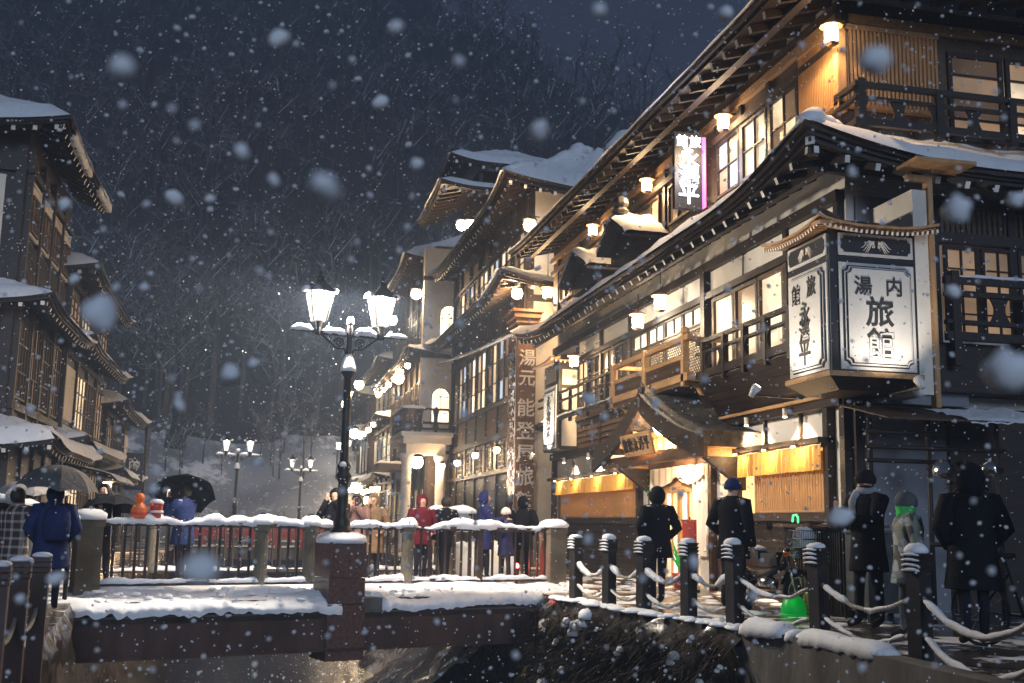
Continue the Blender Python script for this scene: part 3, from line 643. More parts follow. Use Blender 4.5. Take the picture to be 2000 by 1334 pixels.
mb = MB(); mb.grid(lambda s, v: FW.P(19.5+2.9*s, 2.29-(.20+.16*abs(math.sin(s*math.pi*2)))*v, .14+.025*math.sin(s*50)*(1-v*.4)), 60, 6); mb.build('swag_curtain', 'curtain', ry, True)
for k in range(9): mb = MB(); z = 2.25-.06*k; mb.prism([FW.P(22.52,z,.12),FW.P(22.58,z+.03,.12),FW.P(22.62,z-.02,.12)], FW.P(0,0,.02)-FW.P(0,0,0)); mb.build('leaf', 'scarf_green' if k % 2 else 'timber', ry)
# red notice and stand by the door
# --- porch with thick gabled bark roof
PX = 7.22; pc = 20.35
po = MB()
def porchP(s, t, dz=0, x0=PX-.05, x1=8.22):     # s -1..1 across gable, t 0 front ..1 wall
    w = 2.95; y = pc+w*s; z = 3.56-1.10*abs(s)**.80+.14*max(0,abs(s)-.7)*2+dz
    return Vector((x0+(x1-x0)*t, y, z))
po.grid(lambda u, v: porchP(-1+2*u, v, .16+.03*N(u*20,v*6,1)), 40, 8, flip=True); po.grid(lambda u, v: porchP(-1+2*u, v, -.10), 40, 4)
po.grid(lambda u, v: porchP(-1+2*u, 0, .16-.26*v), 40, 2); po.grid(lambda u, v: porchP(-1+2*u, 1, .16-.26*v), 40, 2, flip=True)
po.grid(lambda u, v: porchP(-1, u, .16-.26*v), 4, 2, flip=True); po.grid(lambda u, v: porchP(1, u, .16-.26*v), 4, 2)
pr_ = po.build('porch_roof', 'bark_roof', ry, True)
for s0, s1 in ((-1.02,0),(0,1.02)):
    mb = MB(); k = 14; pts = [porchP(s0+(s1-s0)*i/k, 0, .10) for i in range(k+1)]+[porchP(s1-(s1-s0)*i/k, 0, -.26) for i in range(k+1)]
    mb.prism([p+Vector((-.10,0,0)) for p in pts], (.09,0,0)); mb.build('bargeboard', 'timber', ry)
mb = MB(); mb.lathe([(.02,-.1),(.13,-.05),(.15,.12),(.06,.2),(.08,.34),(.02,.46)], (PX-.08,pc,3.40), 10); mb.build('roof_ornament', 'timber', ry)
mb = MB(); mb.prism([Vector((7.78,pc-2.2,2.62)),Vector((7.78,pc+2.2,2.62)),Vector((7.78,pc,3.36))], (.03,0,0)); mb.build('gable_wall', 'plaster', ry)
for i, dy in enumerate((-.9,-.3,.3,.9)): mb = MB(); mb.box(7.70,7.775,pc+dy-.06,pc+dy+.06,2.55,3.30-.45*abs(dy)); mb.build('gable_strut', 'cedar_v', ry)
mb = MB(); mb.box(7.60,7.70,pc-1.2,pc+1.2,2.84,2.96); mb.build('gable_tie', 'cedar', ry)
mb = MB(); mb.box(7.22,7.42,pc-2.55,pc+2.75,2.30,2.50); mb.build('porch_beam', 'timber_mid', ry)
for dy in (-2.3,2.3):
    mb = MB(); mb.box(7.24,8.2,pc+dy-.08,pc+dy+.08,2.32,2.48); mb.build('porch_beam', 'cedar', ry)
    mb = MB(); mb.prism([(8.2,pc+dy-.07,2.32),(7.4,pc+dy-.07,2.32),(8.2,pc+dy-.07,1.75)], (0,.14,0)); mb.build('porch_bracket', 'timber', ry)
    mb = MB(); mb.box(7.28,8.2,pc+dy-.02,pc+dy+.02,2.50,2.72); mb.build('porch_panel', 'pane_cream', ry)
for k in range(7): y = pc-2.5+k*.83; mb = MB(); mb.bar((8.1,y,2.76-.26*abs(y-pc)+.38),(7.25,y,2.76-.26*abs(y-pc)+.38),.06,.07); mb.build('porch_rafter', 'cedar', ry)
# carved name board leaning forward under the gable
nb = thing('name_board', 'tilted carved wooden name board under the porch gable', 'sign', (7.1,20.6,2.4)); mb = MB()
mb.hexa([(7.14,19.55,2.45),(7.10,19.55,2.45),(7.10,21.15,2.45),(7.14,21.15,2.45),(7.02,19.50,2.86),(6.98,19.50,2.86),(6.98,21.20,2.86),(7.02,21.20,2.86)]); mb.build('board', 'cedar', nb)
for i, s in enumerate('平澤永館旅'):
    o = lettering(Face('W',7.035), nb, s, 19.75+i*.30, 2.655, .27, .01, 'letter', name='lettering')
    for v in o.data.vertices: v.co.x += (2.655-v.co.z)*.29
gl = thing('globe_lamp', 'large round white globe lamp glowing under the porch gable', 'lamp', (7.55,20.2,2.9)); mb = MB()
mb.lathe([(.02,-.20),(.12,-.17),(.19,-.06),(.20,.03),(.16,.14),(.07,.20),(.03,.21)], (7.5,20.15,3.02), 18); mb.build('globe', 'lamp_glass', gl, True)
mb = MB(); mb.tube([(7.5,20.15,3.22),(7.5,20.15,3.5)], .012, 6); mb.build('stem', 'iron', gl); lamp(gl, (7.45,20.15,2.72), 42, WARM, .12)
# --- second floor, street side
boards(FW, 23.4, 30.5, 3.08, 3.78, .14, 'timber_mid', d1=.05, tilt=.02)
for u in (14.6, 16.25, 19.57, 24.0, 26.2, 28.3, 30.5): post(FW, u, 3.0, 6.0, .20 if u == 19.57 else .12, .13 if u == 19.57 else .08)
beam(FW, 14.5, 30.6, 5.34, 5.46, .12); beam(FW, 14.5, 30.6, 5.88, 6.05, .12); beam(FW, 14.5, 30.6, 3.78, 3.92, .12)
us = [14.7,16.2,16.4,17.8,18.0,19.4,19.75,20.7,20.85,22.2,22.4,23.9,24.1,26.1,26.3,28.2,28.4,30.4]
for a, b in zip(us[::2], us[1::2]): FW.part('transom_panel', 'plaster', ry, (a, b, 5.47, 5.87, -.01, .02))
for k in range(3): a = 16.35+k*.98; window(FW, ry, a, a+.95, 3.94, 5.33, 1, 2, ['pane_cream','pane_dim' if k == 1 else 'pane_cream'], 'timber_mid', .07, .0, .03)
def lattice(F, u0, u1, z0, z1, step, parent, m='timber', d=.03):
    mb = MB(); L = u1-u0; Hh = z1-z0; n = int((L+Hh)/step)
    for i in range(1, n):
        c = i*step
        a = (u0+max(0,c-Hh), z0+min(c,Hh)); b = (u0+min(c,L), z0+max(0,c-L)); mb.bar(F.P(a[0],a[1],d), F.P(b[0],b[1],d), .014, .014)
        a = (u1-max(0,c-Hh), z0+min(c,Hh)); b = (u1-min(c,L), z0+max(0,c-L)); mb.bar(F.P(a[0],a[1],d+.012), F.P(b[0],b[1],d+.012), .014, .014)
    return stuff(mb.build('lattice', m, parent))
for k in range(4):
    a = 19.78+k*1.02; w = window(FW, ry, a, a+.98, 4.95, 5.33, 2, 1, 'pane_bright', 'timber', .04, .0, .022)
    w = window(FW, ry, a, a+.98, 3.94, 4.93, 1, 1, 'pane_cream' if k != 1 else 'pane_bright', 'timber', .05, .0, .02)
    lattice(FW, a+.05, a+.93, 4.0, 4.88, .105, w)
for k, pn in enumerate(('pane_dark','pane_dim','pane_dark','pane_cream','pane_dark','pane_dim')):
    a = 24.1+k*1.06; window(FW, ry, a, a+1.0, 3.94, 5.33, 2, 3, [pn,'pane_dark',pn], 'timber', .05, .0, .02)
# balconies
def rail_part(parent, name, m, a, b, w, h): mb = MB(); mb.bar(a, b, w, h); return mb.build(name, m, parent)
bx = 7.42; bal = ry
rail_part(ry, 'balcony_rail', 'cedar', (bx,18.55,4.47), (bx,23.05,4.47), .10, .10); rail_part(ry, 'balcony_rail', 'cedar', (bx,18.75,4.14), (bx,22.95,4.14), .07, .08); rail_part(ry, 'balcony_rail', 'cedar', (bx,18.55,3.76), (bx,23.05,3.76), .12, .14)
for y in (18.8, 20.9, 22.9): mb = MB(); mb.box(bx-.06,bx+.06,y-.06,y+.06,3.6,4.55); mb.build('balcony_post', 'cedar_v', ry)
slats(Face('W',bx), 18.9, 22.85, 3.84, 4.10, .055, .03, -.015, .015, 'timber_mid', ry, 'balcony_slat')
mb = MB(); mb.box(bx-.04,8.2,18.7,23.0,3.62,3.69); mb.build('balcony_floor', 'timber_mid', ry)
mb = MB(); mb.lathe([(.06,0),(.09,.02),(.09,.10),(.03,.14)], (bx,18.8,4.55), 8); mb.build('post_cap', 'cedar', ry)
for y in (18.8,22.9):   # carved bracket ends
    mb = MB(); mb.prism([(bx+.02,y-.06,3.68),(bx+.5,y-.06,3.68),(bx+.72,y-.06,3.2),(bx+.62,y-.06,3.18),(bx+.5,y-.06,3.42),(bx+.3,y-.06,3.46),(bx+.22,y-.06,3.58)], (0,.12,0)); mb.build('bracket', 'cedar', ry)
    rail_part(ry, 'balcony_rail', 'cedar', (bx,y,4.47), (8.2,y,4.47), .08, .08)
dx = 7.62
for z, h in ((4.36,.07),(4.16,.05),(3.78,.14)): rail_part(ry, 'balcony_rail', 'timber_h', (dx,14.9,z), (dx,18.7,z), .08, h)
for y in (15.1,15.9,16.7,17.5,18.4): mb = MB(); mb.box(dx-.05,dx+.05,y-.05,y+.05,3.6,4.36); mb.build('balcony_post', 'timber', ry)
def cut_panel(F, u0, u1, z0, z1, d, m, parent, n=2):
    """railing board pierced by waisted openings"""
    w = (u1-u0)/n; pts_top = []
    for k in range(n+1):
        mb = MB(); c = u0+k*w; hw = w*.22; pr = []
        for i in range(9): a = i/8; pr.append((hw*(1-.45*math.sin(a*math.pi)), z0+(z1-z0)*a))
        poly = [F.P(max(u0,c-x),z,d) for x, z in pr]+[F.P(min(u1,c+x),z,d) for x, z in reversed(pr)]
        mb.prism(poly, F.P(0,0,.03)-F.P(0,0,0)); mb.build('pierced_panel', m, parent)
cut_panel(Face('W',dx), 15.1, 18.4, 3.86, 4.14, 0, 'timber', ry, 4)
# sloping boarded soffit below the dark balcony
for k in range(5):
    z = 3.08+.12*k; x = 8.06-.085*k; mb = MB(); mb.hexa([(x,14.7,z),(x,18.75,z),(x-.03,18.75,z),(x-.03,14.7,z),(x-.085,14.7,z+.115),(x-.085,18.75,z+.115),(x-.115,18.75,z+.115),(x-.115,14.7,z+.115)]); mb.build('soffit_board', 'timber_h', ry)
rail_part(ry, 'trim', 'cedar', (8.0,14.6,3.03), (8.0,18.6,3.03), .06, .05)
lx = 7.66
for z, h in ((4.52,.06),(4.30,.05),(3.86,.10)): rail_part(ry, 'balcony_rail', 'timber_h', (lx,23.0,z), (lx,30.4,z), .07, h)
for y in (24.2,25.7,27.2,28.7): mb = MB(); mb.box(lx-.04,lx+.04,y-.04,y+.04,3.7,4.52); mb.build('balcony_post', 'timber', ry)
mb = MB(); snow_ridge(mb, [(lx,23.3,3.91),(lx,30.2,3.91)], .09, .035, 12, .15, .2, .8); stuff(mb.build('rail_snow', 'snow', ry, True))
# --- lower sweeping eave round the corner
low = skirt(ry, (6.98,14.0,13.28,30.9), (8.25,14.0,14.5,30.6), 6.12, 6.78, 'WS', thick=.075, flare=.46, flen=3.4, snow=.17, raft=.46, rw=.075, rh=.10, rset=.13, layers=3, seed=1)
for v in low.data.vertices: pass
mb = MB(); snow_ridge(mb, [(7.02,13.32,6.62),(7.5,13.75,6.66),(8.1,14.35,6.75)], .32, .17, 4, .1, .3, .25); mb.build('snow', 'snow', low, True)
mb = MB(); mb.bar((8.1,14.35,6.34),(7.12,13.42,6.36),.13,.16,mi=0,end=1); mb.build('hip_rafter', ['timber_h','white_paint'], low)
# soffit purlin
rail_part(ry, 'purlin', 'timber_h', (7.55,13.9,6.14), (7.55,30.6,6.14), .12, .14); rail_part(ry, 'purlin', 'timber_h', (7.6,13.9,6.14), (14,13.9,6.14), .12, .14)
# small dormer gables on the lower roof
for k, (y, zb, w, h) in enumerate(((25.6,6.75,1.25,.80),(22.6,6.85,1.0,.75))):
    mb = MB(); f = [(7.5,y-w*.8,zb),(7.5,y+w*.8,zb),(7.5,y+w*.8,zb+h*.45),(7.5,y,zb+h),(7.5,y-w*.8,zb+h*.45)]; mb.prism(f, (.75,0,0)); dm = mb.build('dormer', 'timber', ry)
    mb = MB()
    for sgn in (-1,1): mb.hexa([(7.22,y,zb+h+.02),(8.25,y,zb+h+.02),(8.25,y+sgn*w,zb+h*.28),(7.22,y+sgn*w,zb+h*.28),(7.22,y,zb+h+.10),(8.25,y,zb+h+.10),(8.25,y+sgn*w,zb+h*.36),(7.22,y+sgn*w,zb+h*.36)])
    mb.build('dormer_roof', 'tile', dm)
    for sgn in (-1,1):
        mb = MB(); mb.grid(lambda u, v: (7.2+1.05*u, y+sgn*w*1.02*v, zb+h+.10-(h*.66+.02)*v+.13*(1-.5*v)*(1+.5*N(u*4+k,v*3,sgn))*(1 if .02 < u < .98 else .2)+(-.06 if v > .98 else 0)), 12, 8, flip=sgn > 0); mb.build('snow', 'snow', dm, True)
mb = MB(); mb.lathe([(.16,0),(.2,.08),(.13,.16),(.19,.24),(.17,.34),(.06,.42)], (7.45,22.6,7.78), 9); mb.build('ridge_tile', 'tile', dm)
# --- third floor
mb = MB(); mb.box(8.19,8.215,14.47,31,6.8,9.0); mb.build('upper_wall', 'timber_mid', ry)
mb = MB(); mb.box(8.215,14,14.44,14.465,6.8,9.0); mb.build('upper_wall', 'timber_mid', ry)
lc = FW.part('lattice_screen', 'cedar_v', ry, (14.36,15.62,7.30,7.36,.0,.12)); FW.part('top_rail', 'cedar_v', lc, (14.36,15.62,8.50,8.58,.0,.12)); slats(FW, 14.42, 15.62, 7.36, 8.50, .052, .028, .05, .10, 'cedar_v', lc)
FW.part('screen_back', 'pane_orange', lc, (14.4,15.6,7.37,8.49,.0,.02))
lc = FS.part('lattice_screen', 'cedar_v', ry, (8.10,9.78,7.28,7.34,.0,.12)); FS.part('top_rail', 'cedar_v', lc, (8.10,9.78,8.50,8.58,.0,.12)); slats(FS, 8.28, 9.78, 7.34, 8.50, .068, .036, .05, .10, 'cedar_v', lc)
FS.part('screen_back', 'pane_dim', lc, (8.3,9.76,7.35,8.49,.0,.02))
mb = MB(); mb.box(8.08,8.22,14.33,14.47,7.2,8.62); mb.build('corner_post', 'cedar_v', ry)
for k, pn in enumerate((['pane_cream','pane_dim'],['pane_cream','pane_cream'],['pane_blue','pane_dim'])):
    a = 15.72+k*1.12; window(FW, ry, a, a+1.0, 7.15, 8.2, 2, 2, pn, 'timber', .05, .02, .025); post(FW, a+1.06, 7.0, 8.6, .12, .07)
for k in range(5): a = 19.9+k*2.15; window(FW, ry, a, a+1.6, 7.3, 8.15, 3, 1, ['pane_dim','pane_dark','pane_dim'], 'timber', .05, .02, .03); post(FW, a+1.85, 7.0, 8.6, .12, .07)
beam(FW, 14.4, 31, 8.24, 8.36, .10, 'timber_mid', d0=.0); beam(FW, 14.4, 31, 8.60, 8.75, .10, 'cedar', d0=.0)
for k, pn in enumerate((['pane_dim','pane_dark'],['pane_cream','pane_dim'],['pane_cream'])):
    a = 9.95+k*1.0; window(FS, ry, a, a+.95, 6.95, 8.35, 1, 4, pn, 'timber', .07, .02, .03)
beam(FS, 8.3, 14, 8.6, 8.75, .10, 'cedar', d0=.0)
# third-floor balcony railing on the camera side
ryy = 13.85
for z, h in ((7.42,.08),(7.22,.05),(6.86,.10)): rail_part(ry, 'balcony_rail', 'timber_h', (8.05,ryy,z), (13,ryy,z), .08, h); rail_part(ry, 'balcony_rail', 'timber_h', (8.1,ryy,z), (8.1,14.45,z), .07, h)
for x in (8.15,9.4,10.6,11.8): mb = MB(); mb.box(x-.06,x+.06,ryy-.06,ryy+.06,6.7,7.5 if x < 8.5 else 7.42); mb.build('balcony_post', 'timber', ry)
cut_panel(Face('S',ryy+.015), 8.15, 11.8, 6.9, 7.2, 0, 'timber', ry, 6)
# --- top eave
skirt(ry, (6.96,14.0,13.0,31.6), (9.6,14.0,15.6,31.0), 8.92, 9.75, 'WS', thick=.08, flare=.12, flen=3, snow=.10, raft=.5, rw=.085, rh=.11, rset=.16, layers=2, rlen=1.35, seed=4)
rail_part(ry, 'purlin', 'timber_h', (7.5,13.6,8.82), (7.5,31,8.82), .14, .14)
# --- camera side of the ground and second floor
FS.part('side_wall', 'plaster_grey', ry, (8.35,9.72,.0,2.66,-.02,.012)); FS.part('side_wall', 'timber', ry, (9.8,14,.0,2.9,-.02,.012))
for u in (8.28, 9.76): post(FS, u, 0, 2.9, .14, .10)
FS.part('fascia', 'plaster_grey', ry, (8.4,9.85,2.88,3.08,-.02,.35)); FS.part('underfloor', 'timber', ry, (8.8,14,3.06,3.75,-.02,.55))
for u, a, b in ((8.35,9.1,0),(9.2,9.45,0)): FS.part('transom_panel', 'plaster_grey', ry, (u,a,5.55,5.95,-.01,.03))
for u in (9.15, 9.6, 10.9, 12.2): post(FS, u, 3.75, 6.0, .12, .09)
for k in range(4): a = 9.75+k*.62; window(FS, ry, a, a+.58, 3.95, 5.3, 2, 4, 'pane_dim', 'timber', .05, .02, .02)
beam(FS, 8.4, 14, 5.34, 5.5, .10); beam(FS, 9.6, 14, 5.9, 6.05, .10)
slats(FS, 9.7, 13, 5.5, 5.9, .09, .045, .0, .04, 'timber_mid', ry, 'transom_slat')
gy = 13.75
for z, h in ((4.62,.10),(4.42,.06),(4.02,.06),(3.82,.12)): rail_part(ry, 'balcony_rail', 'timber_h', (9.3,gy,z), (13,gy,z), .09, h)
for x in (9.45,10.9,12.3): mb = MB(); mb.box(x-.06,x+.06,gy-.06,gy+.06,3.4,4.75); mb.build('balcony_post', 'timber', ry)
cut_panel(Face('S',gy+.015), 9.45, 12.3, 4.05, 4.4, 0, 'timber', ry, 4)
mb = MB(); snow_ridge(mb, [(9.4,gy,4.67),(13,gy,4.67)], .1, .03, 9, .1, .2, .7); stuff(mb.build('rail_snow', 'snow', ry, True))
# lean-to roof and trellis
mb = MB()
for k in range(13):
    x = 8.0+k*.19; mb2 = MB(); mb2.hexa([(x,13.15,2.56),(x+.185,13.15,2.56),(x+.185,14.4,2.84),(x,14.4,2.84),(x,13.15,2.58),(x+.185,13.15,2.585),(x+.185,14.4,2.865),(x,14.4,2.86)]); mb2.build('shingle', 'timber_mid', ry)
mb = MB(); mb.grid(lambda u, v: (9.2+1.3*u, 13.12+1.1*v, 2.59+.25*v+.05*max(0,u-.1)*(1+N(u*6,v*4,3))+(.03*N(u*9,v*9) if v > .02 else -.05-.04*N(u*11,2))), 24, 10, flip=False); stuff(mb.build('lean_to_snow', 'snow', ry, True))
tr = thing('trellis', 'dark pole trellis standing against the grey side wall', 'trellis', (8.7,13.7,0))
for x in (7.98, 8.85, 9.9): mb = MB(); mb.tube([(x,13.6,0),(x,13.6,2.6)], .035, 8); mb.build('upright', 'timber', tr, True)
for z, x0, x1 in ((2.42,7.9,9.0),(2.22,7.9,10.0),(2.04,7.9,9.1),(1.96,8.8,9.95),(.95,8.8,9.9)): mb = MB(); mb.tube([(x0,13.56,z),(x1,13.56,z)], .03, 8); mb.build('crossbar', 'timber', tr, True)
# --- corner sign box
sb = thing('sign_box', 'corner sign box with two black-lettered white panels and little tiled roof', 'sign', (7.3,13.31,3.0))
SX, SY = 7.3, 13.31; SW = Face('W', SX); SS = Face('S', SY)
mb = MB(); mb.box(7.305,8.58,13.315,14.5,3.12,5.1); mb.build('box_core', 'sign_black', sb)
mb = MB(); mb.hexa([(7.5,13.5,2.95),(8.45,13.5,2.95),(8.45,14.4,2.95),(7.5,14.4,2.95),(7.24,13.25,3.10),(8.6,13.25,3.10),(8.6,14.5,3.10),(7.24,14.5,3.10)]); mb.build('base', 'timber', sb)
mb = MB(); mb.box(7.22,8.6,13.23,14.5,3.10,3.17); mb.build('base_moulding', 'cedar', sb)
def cham(F, u0, u1, z0, z1, c, d, m, parent, name, inner=None, t=.012):
    pts = []
    for cu, cz, sx, sz in ((u0,z0,1,1),(u1,z0,-1,1),(u1,z1,-1,-1),(u0,z1,1,-1)):
        arc = [(cu+sx*c*math.cos(a), cz+sz*c*math.sin(a)) for a in [i*math.pi/8 for i in range(5)]]
        pts += arc if (sx*sz < 0) else arc[::-1]
    mb = MB(); mb.prism([F.P(u,z,d) for u, z in pts], F.P(0,0,t)-F.P(0,0,0)); return mb.build(name, m, parent)
def panel(F, u0, u1, chars, small, rev):
    F.part('frame', 'sign_white', sb, (u0,u1,3.2,4.64,.0,.02)); F.part('frame', 'sign_white', sb, (u0,u1,4.74,5.04,.0,.02))
    a, b = u0+.05, u1-.05
    cham(F, a, b, 3.24, 4.60, .07, .02, 'sign_black', sb, 'border'); cham(F, a+.018, b-.018, 3.258, 4.582, .07, .033, 'sign_white', sb, 'border'); cham(F, a+.038, b-.038, 3.278, 4.562, .07, .046, 'sign_black', sb, 'border'); cham(F, a+.05, b-.05, 3.29, 4.55, .07, .059, 'sign_white', sb, 'panel')
    cham(F, u0+.04, u1-.04, 4.78, 5.0, .045, .02, 'sign_black', sb, 'crest_panel')
    c = (u0+u1)/2; sg = -1 if F.k == 'W' else 1; w = u1-u0
    for s, du, z, sz in chars: lettering(F, sb, s, c+sg*du*w, z, sz, .074, 'letter', .85 if F.k == 'W' else 1.0, bold=.016)
    # crest: two curling wings about two bosses
    for sd in (-1,1):
        mb = MB()
        for k in range(4): mb.tube([F.P(c+sd*(.03+.11*t*w), 4.88+.05*math.sin(t*3+k*.5)-.03*k*t+.02, .036) for t in [i/6*(1.6-.25*k) for i in range(7)]], [.011,.011,.010,.009,.008,.006,.003], 6)
        mb.tube([F.P(c+sd*.04+.016*math.cos(q), 4.875+.016*math.sin(q), .04) for q in [i*math.pi/4 for i in range(9)]], .008, 6, cap=False); mb.build('crest_wing', 'letter_pale', sb, True)
panel(SW, 13.36, 14.46, [('旅',.20,4.38,.30),('館',-.20,4.33,.30),('永',.02,4.03,.36),('澤',0,3.78,.36),('平',0,3.49,.40)], 0, True)
panel(SS, 7.42, 8.53, [('湯',-.21,4.32,.27),('内',.20,4.33,.27),('旅',.0,3.98,.42),('館',.0,3.56,.42)], 0, False)
skirt(sb, (7.0,8.78,13.02,14.75), (7.62,8.6,13.63,14.75), 5.10, 5.32, 'WS', thick=.035, flare=.10, flen=.7, snow=0, raft=.075, rw=.032, rh=.045, rset=.03, layers=2, deck='timber_mid', wood='cedar', rlen=.42, name='tiled_roof', seed=3)
mb = MB(); mb.bar((7.62,13.63,5.34),(7.0,13.02,5.26),.05,.05); mb.build('hip_ridge', 'timber_mid', sb)
mb = MB(); mb.box(8.585,8.80,13.34,14.5,2.92,5.75); mb.build('side_panel', 'plaster', sb)
mb = MB(); mb.box(8.805,8.88,13.30,13.42,2.75,5.95); mb.box(8.5,8.805,13.30,13.38,5.86,5.95); mb.build('corner_trim', 'cedar_v', sb)
mb = MB(); mb.box(8.4,9.3,12.9,13.4,6.02,6.07); mb.build('canopy', 'cedar', sb)
def flood(loc, to, power, lb, ang=95, col=COOL):
    t = thing('floodlight', lb, 'floodlight', loc); mb = MB(); d = (Vector(to)-Vector(loc)).normalized(); l = Vector(loc)
    mb.tube([l-d*.10, l-d*.02, l+d*.06], [.035,.05,.065], 10); mb.build('housing', 'white_paint', t, True); mb = MB(); mb.tube([l+d*.061, l+d*.066], .055, 10); mb.build('lens', 'lamp_glass', t)
    mb = MB(); mb.bar(l-d*.08, l-d*.08+Vector(((.75,0,-.02) if l.x < 7 else (0,.75,-.02))), .025, .025); mb.build('bracket', 'iron', t); spot(t, l+d*.10, to, power, col, ang, .03)
flood((8.02,12.45,2.95), (7.98,13.31,4.05), 13, 'small floodlight below the camera-facing panel of the corner sign box')
flood((6.5,13.95,2.95), (7.3,13.92,4.05), 13, 'small floodlight below the street-facing panel of the corner sign box')
# narrow lit sign at the far end of the inn
ls = thing('hanging_sign', 'tall narrow lit white sign with brush lettering at the far end of the near inn', 'sign', (7.55,28.5,3.0)); LF = Face('W', 7.62)
mb = MB(); mb.box(7.63,8.2,28.2,29.7,3.05,5.35); mb.build('case', 'timber', ls); LF.part('frame', 'sign_white', ls, (28.35,29.65,3.1,4.75,.0,.02)); LF.part('border', 'sign_black', ls, (28.45,29.55,3.2,4.65,.02,.03)); LF.part('panel', 'sign_white', ls, (28.5,29.5,3.25,4.6,.03,.045)); LF.part('crest_panel', 'sign_black', ls, (28.45,29.55,4.85,5.2,.0,.03))
for i, s in enumerate('永澤平'): lettering(LF, ls, s, 29.0, 4.3-.42*i, .44, .05, 'letter')
FS2 = Face('S', 28.2)
for z0, z1 in ((3.15,4.0),(4.1,4.65),(4.75,5.15)): FS2.part('side_pane', 'plaster', ls, (7.72,8.12,z0,z1,-.005,.01))
skirt(ls, (7.3,8.3,27.9,30.0), (7.7,8.2,28.3,29.7), 5.36, 5.55, 'WS', thick=.03, flare=.08, flen=.6, snow=0, raft=.12, rw=.04, rh=.05, rset=.03, layers=1, deck='timber_mid', wood='cedar', rlen=.35, name='tiled_roof')
flood((7.1,28.9,2.9), (7.62,29.0,3.9), 55, 'bright floodlight below the narrow lit sign at the far end of the inn', 100)
# --- lanterns and lights on the inn
def box_lantern(loc, power, label, out=(-1,0), arm=.15, col=WARM, s=1.0, hang=0, group='box lanterns on the inn walls', glass='lamp_warm'):
    t = thing('wall_lantern', label, 'lantern', loc, 0, group); x, y, z = loc; mb = MB()
    mb.lathe([(.10*s,-.13*s),(.115*s,.0),(.11*s,.12*s)], loc, 6); mb.build('shade', glass, t)
    mb = MB(); mb.lathe([(.17*s,.125*s),(.165*s,.15*s),(.03*s,.21*s)], loc, 10); mb.build('cap', 'cedar', t)
    mb = MB(); mb.lathe([(.06*s,-.17*s),(.105*s,-.135*s),(.11*s,-.13*s)], loc, 6)
    for k in range(6): a = k*math.pi/3; mb.bar((x+.113*s*math.cos(a),y+.113*s*math.sin(a),z-.13*s),(x+.113*s*math.cos(a),y+.113*s*math.sin(a),z+.125*s),.012*s,.012*s)
    mb.build('frame', 'timber_mid', t)
    mb = MB()
    if hang: mb.tube([(x,y,z+.2*s),(x,y,z+hang)], .01, 5)
    else: mb.bar((x,y,z+.19*s),(x-out[0]*arm*1.6,y-out[1]*arm*1.6,z+.19*s),.03,.03)
    mb.build('arm', 'iron', t); spot(t, (x+out[0]*.14, y+out[1]*.14, z-.12), (x+out[0]*.14, y+out[1]*.14, z-3), power*1.3, col, 172, .08, .35); lamp(t, (x+out[0]*.16, y+out[1]*.16, z), power*(.38 if hang else .16), col, .08)
    return t
box_lantern((7.95,14.25,8.32), 24, 'box lantern at the corner of the top storey beside the slatted screen')
box_lantern((7.95,18.2,8.36), 24, 'second box lantern of the top-storey row, above the neon sign')
box_lantern((7.95,22.3,8.40), 24, 'third box lantern of the top-storey row, above the roof ornament')
box_lantern((7.95,26.3,8.42), 24, 'fourth box lantern of the top-storey row, above the snowy dormer')
box_lantern((7.55,20.4,5.43), 40, 'rightmost hanging lantern above the light wood balcony', hang=.6, s=1.05, col=WARM2, glass='lamp_glass')
box_lantern((7.75,22.3,5.40), 34, 'hanging lantern left of its pair above the light wood balcony', hang=.6, s=1.1, col=WARM2, glass='lamp_glass')
box_lantern((7.75,27.2,5.22), 34, 'single square lantern above the dark balcony near the narrow sign', hang=.6, s=1.0)
def downlight(u, z, power, label, d=.30):
    p = FW.P(u, z, d); t = thing('spotlight', label, 'spotlight', tuple(p), 0, 'small spotlights over the shop windows'); mb = MB(); mb.tube([p+Vector((0,0,.13)),p], .035, 10); mb.build('housing', 'white_paint', t, True)
    mb = MB(); mb.tube([p-Vector((0,0,.001)),p-Vector((0,0,.012))], .03, 10); mb.build('lens', 'lamp_glass', t); mb = MB(); mb.bar(p+Vector((0,0,.12)), FW.P(u,z+.16,0), .02, .02); mb.build('arm', 'iron', t)
    spot(t, p-Vector((0,0,.02)), FW.P(u, z-.5, .0), power, WARM2, 100, .03, .7)
downlight(17.3, 2.80, 55, 'left spotlight over the right curtained window'); downlight(15.9, 2.82, 55, 'right spotlight over the right curtained window')
for i, u in enumerate((28.6, 26.4, 24.4)): downlight(u, 2.74, 60, ['left','middle','right'][i]+' spotlight over the left curtained window')
# neon sign
ne = thing('neon_sign', 'vertical glowing white neon lettering sign with pink edge on the top storey', 'sign', (7.6,19.0,7.0)); NF = Face('S', 19.0)
mb = MB(); mb.box(7.32,7.86,19.0,19.12,6.95,8.42); mb.build('board', 'sign_black', ne); mb = MB(); mb.box(7.87,7.93,18.98,19.12,7.0,8.35); mb.build('pink_edge', 'neon_pink', ne)
for s, u, z, sz in (('旅',7.72,8.25,.24),('館',7.46,8.25,.24),('永',7.59,7.93,.42),('澤',7.59,7.58,.42),('平',7.59,7.22,.42)): lettering(NF, ne, s, u, z, sz, .02, 'neon')
mb = MB(); mb.bar((7.9,19.06,8.2),(8.2,19.06,8.2),.04,.04); mb.bar((7.9,19.06,7.1),(8.2,19.06,7.1),.04,.04); mb.build('bracket', 'iron', ne); lamp(ne, (7.59,18.6,7.7), 8, (.95,.9,1), .2)

